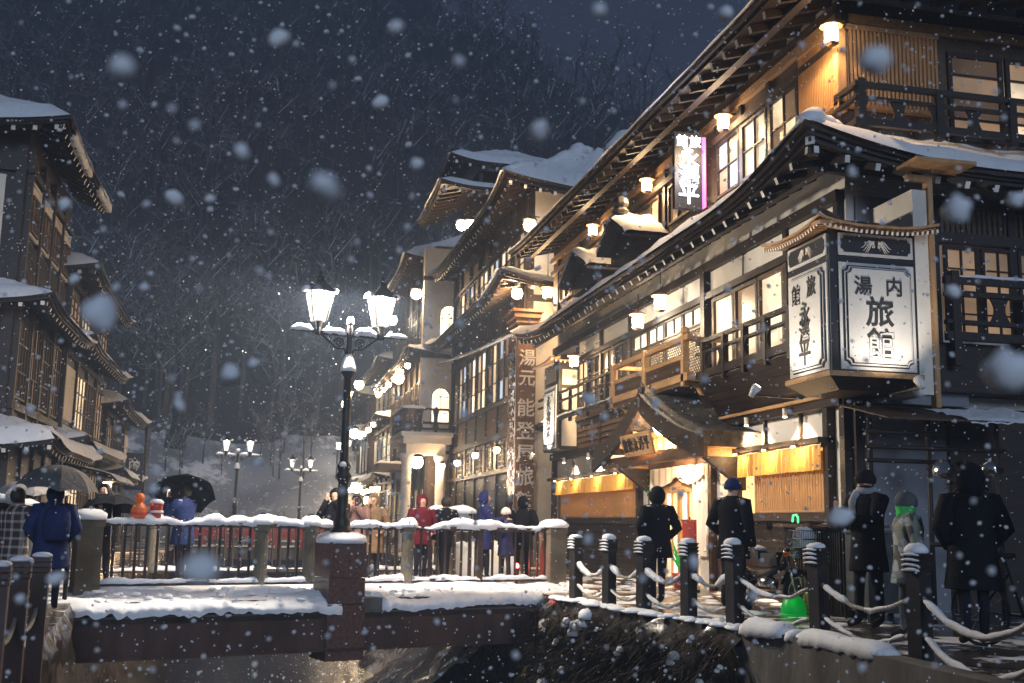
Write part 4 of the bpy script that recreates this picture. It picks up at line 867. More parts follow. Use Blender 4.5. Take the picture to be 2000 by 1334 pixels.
for i, (u, z) in enumerate(((15.6,2.30),(16.6,2.30),(17.7,2.30),(24.2,2.24),(26.0,2.24),(27.8,2.24),(29.4,2.24))):
    c = FW.P(u, z, .33); t = thing('curtain_lamp', ['right','middle','left'][i]+' small lamp shining on the right orange door curtain' if i < 3 else ['first','second','third','fourth'][i-3]+' small lamp, counted from the porch, shining on the left orange curtain', 'lamp', tuple(c), 0, 'small lamps over the orange curtains')
    mb = MB(); mb.tube([c+Vector((0,-.05,.04)),c+Vector((0,.05,.04))], .012, 8); mb.build('tube', 'lamp_warm', t); mb = MB(); mb.bar(c+Vector((0,0,.06)), FW.P(u,z+.08,.2), .03, .02); mb.build('holder', 'iron', t); lamp(t, c+Vector((0,0,.0)), 2.6, (1,.66,.32), .03)
# ------------------------------------------------------------------ the second inn: taller, with pillar sign and roof tower
g2 = thing('ryokan', 'tall four-level dark timber inn with roof tower behind the carved pillar sign', 'building', (7.9,33,0))
F2 = Face('W', 7.9); F2S = Face('S', 33.0)
mb = MB(); mb.box(7.92,15,33.02,46,0,11.6); mb.build('wall', 'timber_mid', g2)
F2S.part('gable_wall', 'plaster', g2, (7.95,15,.0,11.4,-.02,.02))
for u in (7.98, 9.6, 11.2): F2S.part('post', 'timber', g2, (u-.1,u+.1,0,11.4,.0,.06))
for z in (3.9,7.9): F2S.part('beam', 'timber_h', g2, (7.9,15,z,z+.2,.02,.09))
FW_ = F2
for u in (33.1,34.9,36.8,38.7,40.6,42.5,44.4,45.9): F2.part('post', 'timber', g2, (u-.08,u+.08,0,11.3,-.02,.10))
for z, h in ((2.75,.14),(3.9,.2),(5.0,.12),(7.3,.14),(8.5,.14),(10.3,.12)): F2.part('beam', 'timber_h', g2, (33,46,z,z+h,-.02,.12))
pp = [['pane_cream','pane_dim'],['pane_bright','pane_cream'],['pane_dim','pane_dark'],['pane_blue','pane_dark'],['pane_cream','pane_cream'],['pane_dark','pane_dim'],['pane_bright','pane_bright']]
for k in range(6):
    u = 33.2+k*1.9; a, b = u+.02, u+1.62
    for q in range(2): window(F2, g2, a+q*.8, a+q*.8+.78, 5.15, 7.25, 1, 3, pp[(k*2+q) % 7], 'timber', .06, .02, .03)
    for q in range(2): window(F2, g2, a+q*.8, a+q*.8+.78, 8.7, 10.25, 1, 3, pp[(k*3+q+4) % 7], 'timber', .06, .02, .03)
    window(F2, g2, a+.35, b-.35, 2.95, 3.75, 3, 4, 'pane_cream' if k % 2 else 'pane_bright', 'timber', .05, .04, .025)
    F2.part('wall_panel', 'plaster', g2, (a,a+.33,2.92,3.86,-.01,.03), (b-.33,b,2.92,3.86,-.01,.03))
    F2.part('spandrel', 'timber_mid', g2, (a,b,4.12,4.98,-.01,.05))
    F2.part('shutter', 'dark_paint', g2, (a,b,.1,2.7,-.01,.04))
low2 = skirt(g2, (6.75,15,31.8,46.2), (7.95,15,33.0,46), 8.2, 8.75, 'WS', thick=.08, flare=.40, flen=3.2, snow=.15, raft=.42, rw=.08, rh=.1, rset=.15, layers=3, seed=11)
hi2 = skirt(g2, (6.75,15.2,31.4,46.2), (10.5,12,35.5,43), 11.1, 13.6, 'WS', thick=.09, flare=.40, flen=3.4, snow=.30, raft=.46, rw=.09, rh=.11, rset=.18, layers=3, rlen=1.2, seed=12)
mb = MB(); snow_ridge(mb, [(6.85,31.5,11.55),(8,32.7,11.9),(10.5,35.5,13.8)], .5, .3, 5, .25, .3, .3); mb.build('snow', 'snow', hi2, True)
# roof tower with two tiers
mb = MB(); mb.box(7.6,9.9,40,43,11,14.2); mb.build('tower_wall', 'timber', g2)
TF = Face('S', 40.0)
for u in (7.7,8.7,9.8): TF.part('tower_post', 'plaster_grey', g2, (u-.07,u+.07,13.3,14.1,-.01,.06))
skirt(g2, (6.3,11.0,38.6,44.2), (8.4,9.4,41,42), 14.1, 15.2, 'WS', thick=.08, flare=.25, flen=1.6, snow=.22, raft=.5, rw=.09, rh=.1, rset=.15, layers=2, rlen=1.0, seed=13, name='tower_roof')
skirt(g2, (5.9,11.2,38.3,44.4), (7.6,9.9,40,43), 13.05, 13.55, 'WS', thick=.07, flare=.2, flen=1.6, snow=.20, raft=.5, rw=.09, rh=.1, rset=.15, layers=2, rlen=1.0, seed=14, name='tower_roof')
for z0 in (11.6,): window(Face('W',7.6), g2, 40.2, 41.4, 11.7, 12.6, 3, 2, 'pane_dim', 'timber', .06, .02)
# another snowy roof on the slope behind
g2b = thing('hill_house', 'dark house on the slope behind, only its snow-heaped roof showing above the inns', 'building', (14,36,0))
mb = MB(); mb.box(12.5,20,36,44,2,13.2); mb.build('wall', 'timber', g2b)
skirt(g2b, (11.0,21,34.5,46), (14.5,18,38,42), 13.3, 15.6, 'WS', thick=.12, flare=.3, flen=2, snow=.42, raft=.6, rw=.1, rh=.12, rset=.2, layers=2, rlen=1.1, seed=15)
mb = MB(); snow_ridge(mb, [(11.2,34.7,13.8),(14.5,38,15.7)], .7, .4, 3, .3, .3, .3); mb.build('snow', 'snow', g2b, True)
# carved pillar sign
ps = thing('pillar_sign', 'tall square wooden pillar sign with pale carved lettering before the second inn', 'sign', (7.8,33.1,0))
PF = Face('S', 32.4); PW = Face('W', 7.46)
mb = MB(); mb.box(7.47,8.05,32.41,33.35,0,7.1); mb.build('pillar', 'cedar_dark', ps)
mb = MB(); mb.box(7.41,8.11,32.35,33.41,7.1,7.25); mb.box(7.34,8.18,32.28,33.48,7.25,7.42); mb.box(7.28,8.24,32.22,33.54,7.42,7.5); mb.build('cap', 'cedar_dark', ps)
for i, s in enumerate('湯元'): lettering(PF, ps, s, 7.78, 6.05-.62*i, .52, .02, 'letter_pale')
for i, s in enumerate('能登屋旅館'): lettering(PF, ps, s, 7.76, 4.55-.68*i, .56, .02, 'letter_pale')
mb = MB(); rr = random.Random(3)
for i, s in enumerate('能登屋旅館'): lettering(PW, ps, s, 32.88, 5.6-.85*i, .80, .03, 'white_paint')
PW.part('carved_face', 'letter_pale', ps, (32.46,33.3,1.2,6.9,.0,.012))
for k in range(260):   # splintered gilt carving round the letters
    y = rr.uniform(32.46,33.3); z = rr.uniform(1.2,6.7); l = rr.uniform(.05,.22); mb.bar((7.43,y,z),(7.41,y+rr.uniform(-.05,.05),z+l),.02,.05)
stuff(mb.build('carving', 'timber_mid', ps))
spot(ps, (6.6,32.6,1.3), (7.46,32.9,4.2), 260, COOL, 75, .05)
t = thing('snow_wire', 'snow-coated cable stretched from the pillar sign to the white bay', 'cable', (7.2,32,6.6)); mb = MB(); pts = [Vector((7.2,32,6.62)).lerp(Vector((7.2,47,7.75)),k/12)-Vector((0,0,.25*4*(k/12)*(1-k/12)*.4)) for k in range(13)]; mb.tube(pts, .025, 6); mb.build('cable', 'iron', t); mb = MB(); snow_ridge(mb, [p+Vector((0,0,.01)) for p in pts], .09, .08, 3, .3, .2, .3); mb.build('snow', 'snow', t, True)
# ------------------------------------------------------------------ inn with a white bay and arched windows
g3 = thing('ryokan', 'inn with white projecting bay, arched windows and balcony beyond the pillar sign', 'building', (7.0,46,0))
mb = MB(); mb.box(7.0,15,46.4,60,0,12.8); mb.build('wall', 'timber_mid', g3)
mb = MB(); mb.box(6.55,8.1,46.0,46.45,3.9,12.6); mb.build('bay', 'plaster', g3); G3 = Face('S', 46.0); G3W = Face('W', 6.55)
def arched(F, u0, u1, z0, z1, parent, pane):
    c = (u0+u1)/2; r = (u1-u0)/2; zc = z1-r; arc = [(c+r*math.cos(a), zc+r*math.sin(a)) for a in [i*math.pi/14 for i in range(15)]]
    mb = MB(); mb.prism([F.P(u,z,0.005) for u, z in [(u0,z0),(u1,z0)]+arc], F.P(0,0,.02)-F.P(0,0,0)); w = mb.build('arched_window', pane, parent)
    mb = MB(); mb.tube([F.P(u,z,.03) for u, z in [(u0,z0)]+[(u1,z0)]+arc+[(u0,z0)]], .02, 5); mb.bar(F.P(u0,zc,.03),F.P(u1,zc,.03),.02,.02); mb.bar(F.P(c,z0,.03),F.P(c,zc,.03),.02,.02)
    for a in (45,90,135): mb.bar(F.P(c,zc,.03),F.P(c+r*math.cos(R(a)),zc+r*math.sin(R(a)),.03),.018,.018)
    mb.build('glazing_bars', 'iron', w)
arched(G3, 7.25, 8.02, 8.55, 10.15, g3, 'pane_bright'); arched(G3, 7.0, 7.75, 5.15, 6.65, g3, 'pane_bright')
for z, h in ((3.9,.16),(7.9,.2),(11.2,.16)): G3.part('beam', 'timber_h', g3, (6.5,8.1,z,z+h,.0,.08))
for k in range(7):
    u = 46.6+k*1.9
    for z0, z1, pk in ((8.9,10.9,0),(5.2,7.3,2)):
        for q in range(2): window(Face('W',7.0), g3, u+q*.85, u+q*.85+.8, z0, z1, 2, 3, pp[(k+pk+q) % 7], 'timber', .07, .03, .04, split=k < 2)
    window(Face('W',7.0), g3, u, u+1.6, .3, 2.6, 3, 2, ['pane_cream','pane_dim'], 'timber', .08, .03, .05, split=k < 2)
for u in (46.5,48.4,50.3,52.2,54.1,56,58): Face('W',7.0).part('post', 'timber', g3, (u-.08,u+.08,0,12.5,-.02,.12))
skirt(g3, (5.9,15,45.9,60.2), (7.0,15,46.6,60), 8.0, 8.5, 'WS', thick=.08, flare=.35, flen=3, snow=.16, raft=.45, rw=.09, rh=.11, rset=.15, layers=2, seed=21)
skirt(g3, (5.9,15,47.6,60.4), (10,12,50,57), 12.4, 14.6, 'WS', thick=.1, flare=.35, flen=3, snow=.28, raft=.5, rw=.1, rh=.12, rset=.18, layers=2, rlen=1.1, seed=22)
# balcony of the bay and entrance canopy
mb = MB(); mb.box(5.75,7.7,44.9,48.6,4.25,4.55); mb.box(5.65,7.75,44.8,48.7,4.55,4.72); mb.build('balcony_slab', 'plaster', g3)
mb = MB(); mb.box(5.9,7.5,45.1,48.2,3.85,4.24); mb.build('balcony_soffit', 'plaster', g3)
for k in range(5): mb = MB(); mb.box(5.80,5.85,45.6+k*.18,45.68+k*.18,4.32,4.50); mb.build('vent_slot', 'sign_black', g3)
for x in (5.75,6.4,7.05,7.68): mb = MB(); mb.box(x-.05,x+.05,44.88,44.98,4.72,5.75); mb.build('balcony_post', 'timber', g3)
for y in (46.1,47.3,48.5): mb = MB(); mb.box(5.70,5.80,y-.05,y+.05,4.72,5.75); mb.build('balcony_post', 'timber', g3)
for z in (5.65,5.1,4.85): rail_part(g3, 'balcony_rail', 'timber_h', (5.7,44.93,z), (7.75,44.93,z), .08, .09); rail_part(g3, 'balcony_rail', 'timber_h', (5.75,44.9,z), (5.75,48.6,z), .08, .09)
cut_panel(Face('S',44.95), 5.75, 7.68, 4.88, 5.6, 0, 'timber', g3, 3)
mb = MB(); snow_ridge(mb, [(5.75,48.6,5.7),(5.75,44.93,5.7),(6.6,44.93,5.7)], .16, .12, 3, .15, .3); stuff(mb.build('rail_snow', 'snow', g3, True))
for x, y in ((5.95,45.3),(7.35,45.3)): mb = MB(); mb.lathe([(.28,0),(.28,.25),(.22,.3),(.20,3.5),(.28,3.65),(.30,3.86)], (x,y,0), 14); mb.build('column', 'plaster', g3, True)
mb = MB(); mb.box(5.2,7.0,48.7,51.5,3.35,3.6); mb.build('canopy', 'timber_mid', g3); mb = MB(); mb.grid(lambda u, v: (5.15+1.8*u, 48.65+2.9*v, 3.61+.12*(1+.5*N(u*4,v*4,3))*(1 if .03<u<.97 and .03<v<.97 else .1)), 12, 12); stuff(mb.build('canopy_snow', 'snow', g3, True))
# ------------------------------------------------------------------ farther houses of the right row
def far_house(x, y0, y1, floors, label, seed, eave=1.1, top=None, kind='W', depth=7, pick=0, snow=.2, pal=None, name='house', raft=.6):
    sg = 1 if kind == 'W' else -1; t = thing(name, label, 'building', (x,y0,0)); F = Face(kind, x); rr = random.Random(seed); P = pal or pp
    mb = MB(); mb.box(min(x+sg*.02,x+sg*depth), max(x+sg*.02,x+sg*depth), y0, y1, 0, floors[-1]+.3); mb.build('wall', rr.choice(['timber_mid','timber']) if not pal else 'timber', t)
    FSn = Face('S', y0); z = 0; n = max(2, int((y1-y0)/1.9)); w = (y1-y0)/n
    for i, zt in enumerate(floors):
        for k in range(n):
            u = y0+k*w; F.part('post', 'timber', t, (u-.07,u+.07,z,zt,-.02,.1))
            pn = P[(k*2+i*3+seed) % len(P)]
            if rr.random() < .35 and i: F.part('wall_panel', 'plaster', t, (u+.1,u+w-.1,z+.9,zt-.5,-.01,.03))
            else: window(F, t, u+.12, u+w-.12, z+(.75 if i else .3), zt-.55, 3, 3, pn, 'timber', .06, .02, .04, split=False)
        F.part('beam', 'timber_h', t, (y0,y1,zt-.22,zt-.05,-.02,.12))
        xs = sorted((x, x+sg*depth)); u0, u1 = xs
        for q in range(3): uu = u0+.3+q*2.1; window(FSn, t, uu, uu+1.5, z+.8, zt-.6, 2, 3, P[(q+i+seed) % len(P)], 'timber', .07, .02, .04, split=False)
        FSn.part('beam', 'timber_h', t, (u0,u1,zt-.22,zt-.05,-.02,.1))
        last = i == len(floors)-1; o = ((x-eave, x+depth+eave) if sg > 0 else (x-depth-eave, x+eave)); inn = (((x+.05) if not last else x+2.5, x+depth-(2.5 if last else .1)) if sg > 0 else (x-depth+(2.5 if last else .1), x-(.05 if not last else 2.5)))
        skirt(t, (o[0],o[1],y0-(.9 if last else .8),y1+.4), (inn[0],inn[1],y0+(.05 if not last else 2),y1-(0 if not last else 2)), zt+.05, zt+(.55 if not last else 1.7), ('W' if sg > 0 else 'E')+'S', thick=.09, flare=.28, flen=2.5, snow=snow*(1.2 if last else .8), raft=raft, rw=.09, rh=.11, rset=.15, layers=2, rlen=eave*.95, seed=seed+i)
        z = zt
    return t
far_house(7.2, 60.6, 70, [3.4,6.5,9.6], 'far inn beyond the white bay, two lit storeys under snowy eaves', 31)
far_house(6.9, 70.6, 82, [3.4,6.6,8.8], 'farthest inn of the right row, near the head of the street', 32)
# ------------------------------------------------------------------ left row
lp = [['pane_dark','pane_dark'],['pane_dim','pane_dark'],['pane_dark','pane_dark'],['pane_dim','pane_dim']]
L1 = thing('ryokan', 'tall dark timber inn at the left edge, snow hanging off its top roof', 'building', (-6,29.6,0)); E1 = Face('E', -6.0); S1 = Face('S', 29.6)
mb = MB(); mb.box(-14,-6.02,29.62,36.4,0,10.9); mb.build('wall', 'timber', L1)
for u in (-6.15,-7.2,-8.4,-9.8): S1.part('post', 'timber', L1, (u-.12,u+.12,0,10.4,-.02,.1))
for u in (-6.7,-7.75): S1.part('wall_panel', 'plaster', L1, (u-.20,u+.20,6.9,9.6,-.01,.03))
for u in (-7.0,-8.3): window(S1, L1, u-.5, u+.5, 4.0, 5.8, 2, 3, ['pane_dim','pane_dark'], 'timber', .07, .02, .04)
for z in (3.1,3.7,6.5,9.7): S1.part('beam', 'timber_h', L1, (-14,-6,z,z+.2,-.02,.12)); E1.part('beam', 'timber_h', L1, (29.6,36.4,z,z+.2,-.02,.12))
for k in range(4):
    u = 29.8+k*1.65; E1.part('post', 'timber', L1, (u-.1,u+.06,0,10.4,-.02,.12))
    w = window(E1, L1, u+.15, u+1.45, 8.2, 9.6, 1, 1, 'plaster', 'plaster', .06, .02); window(E1, L1, u+.30, u+1.30, 8.3, 9.25, 2, 2, 'pane_dark', 'timber_mid', .05, .06, .03)
    slats(E1, u+.15, u+1.5, 6.8, 8.0, .16, .06, .02, .08, 'timber', L1); window(E1, L1, u+.1, u+1.5, 4.0, 6.1, 4, 3, lp[k % 4], 'timber', .06, .02, .04)
    E1.part('shutter', 'dark_paint', L1, (u+.1,u+1.5,.2,2.8,-.01,.05))
up = skirt(L1, (-15,-4.9,28.5,37), (-12,-8,31.5,34.5), 10.7, 12.4, 'ES', thick=.1, flare=.25, flen=2.5, snow=.30, raft=.5, rw=.1, rh=.12, rset=.2, layers=2, rlen=1.0, seed=41)
mb = MB(); snow_ridge(mb, [(-4.98,29.4,10.77),(-4.95,31.2,10.71),(-4.98,32.6,10.71)], .18, .13, 9, .09, 1.2, .5); snow_ridge(mb, [(-4.9,34,10.66),(-4.95,36.8,10.8)], .2, .16, 2, .09, .8, .5); mb.build('snow', 'snow', up, True)
skirt(L1, (-15,-5.0,28.7,36.5), (-14,-6.0,29.6,36.4), 6.25, 6.75, 'ES', thick=.08, flare=.25, flen=2, snow=.16, raft=.5, rw=.09, rh=.1, rset=.15, layers=2, seed=42)
skirt(L1, (-15,-4.6,28.3,36.2), (-14,-6.0,29.6,36.4), 2.75, 3.25, 'ES', thick=.08, flare=.2, flen=2, snow=.26, raft=.5, rw=.09, rh=.1, rset=.15, layers=2, seed=43)
L2 = far_house(-5.9, 36.6, 46, [3.2,6.3,8.5], 'middle dark timber house of the left row, lattice windows under snowy eaves', 51, .95, kind='E', pal=[['pane_dim','pane_dark'],['pane_dark','pane_dark'],['pane_cream','pane_dim']], depth=8)
L3 = far_house(-5.8, 46.5, 55, [2.7,5.3], 'low end house of the left row with white door panels and shop sign', 52, .9, kind='E', pal=[['pane_dark','pane_dim'],['plaster','plaster'],['pane_dark','pane_dark']], depth=8)
vs_ = thing('shop_sign', 'small dark vertical board with white characters on the low left house', 'sign', (-5.1,52,2.5)); VF = Face('S', 52.0); mb = MB(); mb.box(-5.5,-4.75,52.0,52.1,2.3,3.9); mb.build('board', 'sign_black', vs_)
for i, s in enumerate('商店'): lettering(VF, vs_, s, -5.12, 3.45-.68*i, .55, .02, 'white_paint')
for x in (-4.95,): 
    t = thing('eave_pole', 'thin dark pole propping the eave at the end of the left row', 'pole', (-4.95,54.9,0)); mb = MB(); mb.tube([(-4.95,54.9,0),(-4.95,54.9,5.3)], .07, 8); mb.build('pole', 'iron', t); mb = MB(); mb.lathe([(.14,0),(.14,.06),(.07,.08)], (-4.95,54.9,0), 8); mb.build('foot', 'iron', t)
box_lantern((-4.7,39.5,2.1), 45, 'warm lamp under the shop awning on the left promenade', (1,0), group='lamps', s=1.2)
t = thing('shop_awning', 'snowy awning over the lit shopfront on the left promenade', 'awning', (-5,40,2.4)); mb = MB(); mb.hexa([(-5.9,37.5,2.6),(-4.2,37.5,2.2),(-4.2,43,2.2),(-5.9,43,2.6),(-5.9,37.5,2.66),(-4.2,37.5,2.26),(-4.2,43,2.26),(-5.9,43,2.66)]); mb.build('canopy', 'timber_mid', t); mb = MB(); mb.grid(lambda u, v: (-5.9+1.75*u, 37.45+5.6*v, 2.67-.4*u+.14*(1+.5*N(u*3,v*9,1))*(1 if u < .97 else -.2)), 8, 30); mb.build('snow', 'snow', t, True)
# ------------------------------------------------------------------ lamps on the farther inns
def bulb(loc, power, label, s=1.0, m='lamp_warm', col=WARM, arm=(.3,0,0)):
    t = thing('wall_lamp', label, 'lamp', loc, 0, 'lamps on the farther inns'); x, y, z = loc; mb = MB()
    mb.lathe([(.03*s,-.15*s),(.11*s,-.11*s),(.15*s,0),(.11*s,.10*s),(.04*s,.14*s)], loc, 10); mb.build('globe', m, t, True); mb = MB(); mb.lathe([(.16*s,.10*s),(.17*s,.13*s),(.03*s,.22*s)], loc, 10); mb.bar((x,y,z+.2*s),(x+arm[0],y+arm[1],z+.2*s+arm[2]),.03,.03); mb.build('fitting', 'iron', t)
    if power: lamp(t, (x-.25, y-.15, z-.1), power, col, .12)
bulb((7.5,31.2,9.8), 40, 'lamp under the top eave at the near corner of the second inn', 1.3)
bulb((7.5,32.7,8.05), 34, 'orange lamp under the eave above the pillar sign', 1.2, col=(1,.55,.25))
box_lantern((8.25,31.9,7.95), 45, 'lantern on a long cord before the white gap wall between the first two inns', (-1,-.3), hang=1.5, s=1.2, group='hanging lanterns')
bulb((7.05,40.2,12.1), 18, 'left of two lamps below the roof tower', 1.4); bulb((7.35,40.0,12.1), 10, 'right of two lamps below the roof tower', 1.3)
bulb((6.3,46.6,10.7), 40, 'lamp under the eave left of the upper arched window', 1.6); bulb((6.2,54.3,10.9), 40, 'lamp high on the inn beyond the arched windows', 1.7, 'lamp_glass', WARM2)
bulb((6.2,50.9,7.6), 70, 'lamp under the lower eave beside the bay balcony', 1.7)
bulb((6.3,58.3,8.1), 45, 'right lamp of the pair past the bay balcony', 1.7, 'lamp_glass', WARM2); bulb((6.3,60.4,8.2), 30, 'left lamp of the pair past the bay balcony', 1.8, 'lamp_glass', WARM2)
bulb((5.9,68,9.3), 7, 'uppermost of three stepped lamps far up the street', 2); bulb((5.9,73,9.2), 5, 'middle of three stepped lamps far up the street', 2); bulb((5.9,78,9.1), 4, 'lowest of three stepped lamps far up the street', 2)
bulb((5.9,69.8,6.5), 8, 'lamp under the far inn lower eave', 2.2, 'lamp_glass', WARM2); bulb((5.9,76,6.3), 4, 'lamp farther along the far inn lower eave', 2, 'lamp_glass', WARM2)
bulb((6.4,45.5,3.55), 70, 'ceiling lamp under the white bay over the entrance', 1.8, 'lamp_glass', WARM2, (0,0,.2)); bulb((6.1,69,3.2), 16, 'bright shop lamp at street level far up the street', 2.4, 'lamp_glass', WARM2); bulb((6.2,62.6,2.3), 30, 'low warm lamp at street level before the far inn', 1.8)
t = thing('lit_signboard', 'glowing white box signboard far up the street', 'sign', (5.6,76,6)); mb = MB(); mb.box(5.3,6.0,76,76.3,5.9,6.3); mb.build('box', 'lamp_glass', t); mb = MB(); mb.box(5.2,6.1,75.95,76.35,6.3,6.4); mb.box(5.3,5.4,76.0,76.2,2.0,5.9); mb.box(5.9,6.0,76.0,76.2,2.0,5.7); mb.box(5.3,6.0,76.05,76.2,2.0,2.12); mb.build('frame', 'iron', t)

# extra small eave bulbs, added to make the far row sparkle
for (x, z, y0, y1, n, what) in ((6.15,7.75,47.5,59,6,'lower eave of the inn with the bay'),(6.5,2.9,61,69,4,'street front of the far inn'),(6.2,6.3,61.5,69.5,4,'middle eave of the far inn'),(6.1,3.1,71,81,5,'street front of the farthest inn'),(7.35,3.4,34.5,45,4,'street front of the second inn')):
    for k in range(n):
        y = y0+(y1-y0)*k/(n-1); bulb((x,y,z+.12*N(k*3.3,y)), (22 if y < 62 else 7) if k % 2 else 0, ['first','second','third','fourth','fifth','sixth'][k]+f' added small warm bulb along the {what}', .75+.01*(y-34))
# ------------------------------------------------------------------ cast-iron street lamps
def street_lamp(loc, ang, label, power, detail=True):
    t = thing('street_lamp', label, 'street lamp', loc, ang, 'twin-lantern street lamps', local=True)
    mb = MB(); mb.lathe([(.17,0),(.17,.05),(.12,.09),(.135,.16),(.10,.24),(.085,.30),(.078,.75),(.10,.80),(.12,.86),(.085,.92),(.11,1.0),(.07,1.08),(.062,1.9),(.056,2.35),(.10,2.42),(.12,2.46),(.05,2.52),(.04,2.95),(.05,3.0),(.05,3.12),(.03,3.22)], n=16); mb.build('column', 'iron', t, True)
    mb = MB(); mb.lathe([(.125,2.45),(.12,2.52),(.08,2.66),(.03,2.74),(.015,2.80)], n=14); snow_cap(mb, (0,0,3.2), .05, .05, .11, 3)
    for a in range(3): snow_cap(mb, (.07*math.cos(a*2.1),.07*math.sin(a*2.1),1.0), .05, .05, .07, a, 7)
    mb.build('column_snow', 'snow', t, True)
    mb = MB(); mb.bar((-.55,0,3.02), (.55,0,3.02), .05, .06); mb.bar((-.92,0,3.04), (-.5,0,3.03), .03, .035); mb.bar((.5,0,3.03), (.92,0,3.04), .03, .035); mb.build('crossbar', 'iron', t)
    mb = MB(); snow_ridge(mb, [(-.42,0,3.05),(-.06,0,3.05)], .10, .11, 1, .05, .3); snow_ridge(mb, [(.06,0,3.05),(.42,0,3.05)], .10, .11, 2, .05, .3); snow_ridge(mb, [(-.93,0,3.055),(-.58,0,3.05)], .09, .06, 3, .05, .3); snow_ridge(mb, [(.58,0,3.05),(.93,0,3.055)], .09, .06, 4, .05, .3); mb.build('crossbar_snow', 'snow', t, True)
    for s in (-1,1):
        mb = MB()    # wrought scroll under the arm
        mb.tube([(s*(.16+.085*(1-k/26)*math.cos(k*.46)), 0, 2.89+.085*(1-k/26)*math.sin(k*.46)) for k in range(25)], .013, 6)
        mb.tube([(s*.03,0,2.70),(s*.08,0,2.80),(s*.2,0,2.80),(s*.3,0,2.88),(s*.45,0,3.0)], .014, 6); mb.build('scroll', 'iron', t, True)
        x = s*.50; ln = MB(); ln.lathe([(.05,2.98),(.045,3.10),(.06,3.16),(.075,3.19)], (x,0,0), 8); ln.lathe([(.015,3.16),(.02,3.2)], (x,0,0), 6)
        b0, b1, z0, z1 = .10, .175, 3.20, 3.64
        for i in range(4):
            a = math.pi/4+i*math.pi/2; r2 = 2**.5; ln.bar((x+b0*r2*math.cos(a),b0*r2*math.sin(a),z0),(x+b1*r2*math.cos(a),b1*r2*math.sin(a),z1),.02,.02)
        ln.lathe([(.26,3.64),(.27,3.665),(.24,3.685),(.11,3.79),(.09,3.81),(.06,3.86),(.08,3.88),(.025,3.91),(.025,3.94),(.035,3.96),(.01,4.0)], (x,0,0), 4, sq=True)
        for sg in (-1,1): ln.tube([(x+sg*.10,0,3.05),(x+sg*.17,0,3.11),(x+sg*.15,0,3.19)], .012, 5)
        la = ln.build('lantern', 'iron', t)
        for i in range(4):
            ca, sa = [(1,0),(0,1),(-1,0),(0,-1)][i]; px, py = -sa, ca
            g = MB(); g.add([(x+ca*b0+px*b0*.9,sa*b0+py*b0*.9,z0),(x+ca*b0-px*b0*.9,sa*b0-py*b0*.9,z0),(x+ca*b1-px*b1*.93,sa*b1-py*b1*.93,z1),(x+ca*b1+px*b1*.93,sa*b1+py*b1*.93,z1)], [(0,1,2,3)]); g.build('glass_pane', 'street_glass', la)
        g = MB(); g.lathe([(.02,3.28),(.035,3.31),(.045,3.37),(.03,3.43),(.015,3.45)], (x,0,0), 10); g.build('bulb', 'lamp_street', la, True)
        g = MB(); snow_cap(g, (x-.22,0,3.66), .05, .12, .07, 1, 8); snow_cap(g, (x+.22,0,3.66), .05, .12, .07, 2, 8); snow_ridge(g, [(x-.17,0,3.12),(x-.10,0,3.07)], .06, .05, 1, .03); snow_ridge(g, [(x+.10,0,3.07),(x+.17,0,3.12)], .06, .05, 2, .03); stuff(g.build('snow', 'snow', la, True))
        l = lamp(t, (x,0,3.59), power, COOL, .04)
    return t
street_lamp((1.33,17.33,.93), math.atan2(BD.y,BD.x)*.6, 'tall near street lamp with two bright glass lanterns on the bridge pedestal', 210)
street_lamp((-.72,50.2,.82), .05, 'left of the two distant twin-lantern street lamps', 6)
street_lamp((2.55,64,.82), .05, 'right and farther of the two distant twin-lantern street lamps', 5)
# ------------------------------------------------------------------ vermilion footbridges up the river
def red_bridge(y, label, seed):
    t = thing('footbridge', label, 'bridge', (1,y,0)); mb = MB(); mb.box(-3.2,5.4,y-1.6,y+1.6,-.5,-.05); mb.build('deck', 'concrete', t); mb = MB(); mb.grid(lambda u, v: (-3.1+8.4*u, y-1.6+3.2*v, .0+.05*N(u*9,v*4,seed)), 30, 8); mb.build('deck_snow', 'snow', t, True)
    for sy in (-1.5,1.5):
        for z in (.78,.45): mb = MB(); mb.box(-3,5.2,y+sy-.05,y+sy+.05,z-.07,z+.07); mb.build('rail', 'red_cloth', t)
        mb = MB(); snow_ridge(mb, [(-3,y+sy,.85),(5.2,y+sy,.85)], .2, .14, seed, .2, .3); mb.build('snow', 'snow', t, True)
        for k in range(9):
            x = -3+k*1.02; mb = MB(); mb.box(x-.07,x+.07,y+sy-.07,y+sy+.07,-.05,1.0); o = mb.build('post', 'red_cloth', t); mb = MB(); snow_cap(mb, (x,y+sy,1.0), .1, .1, .12, k, 8); mb.build('snow', 'snow', o, True)
    for x in (-.72,2.55):
        if (x < 0) == (y < 55): mb = MB(); mb.box(x-.2,x+.2,y-.2+.2,y+.4,-.5,.82); mb.build('lamp_pedestal', 'granite_brown', t)
red_bridge(50, 'snowy footbridge with vermilion railings seen between the near balusters', 3); red_bridge(63.8, 'farther snowy footbridge with vermilion railings up the river', 4)
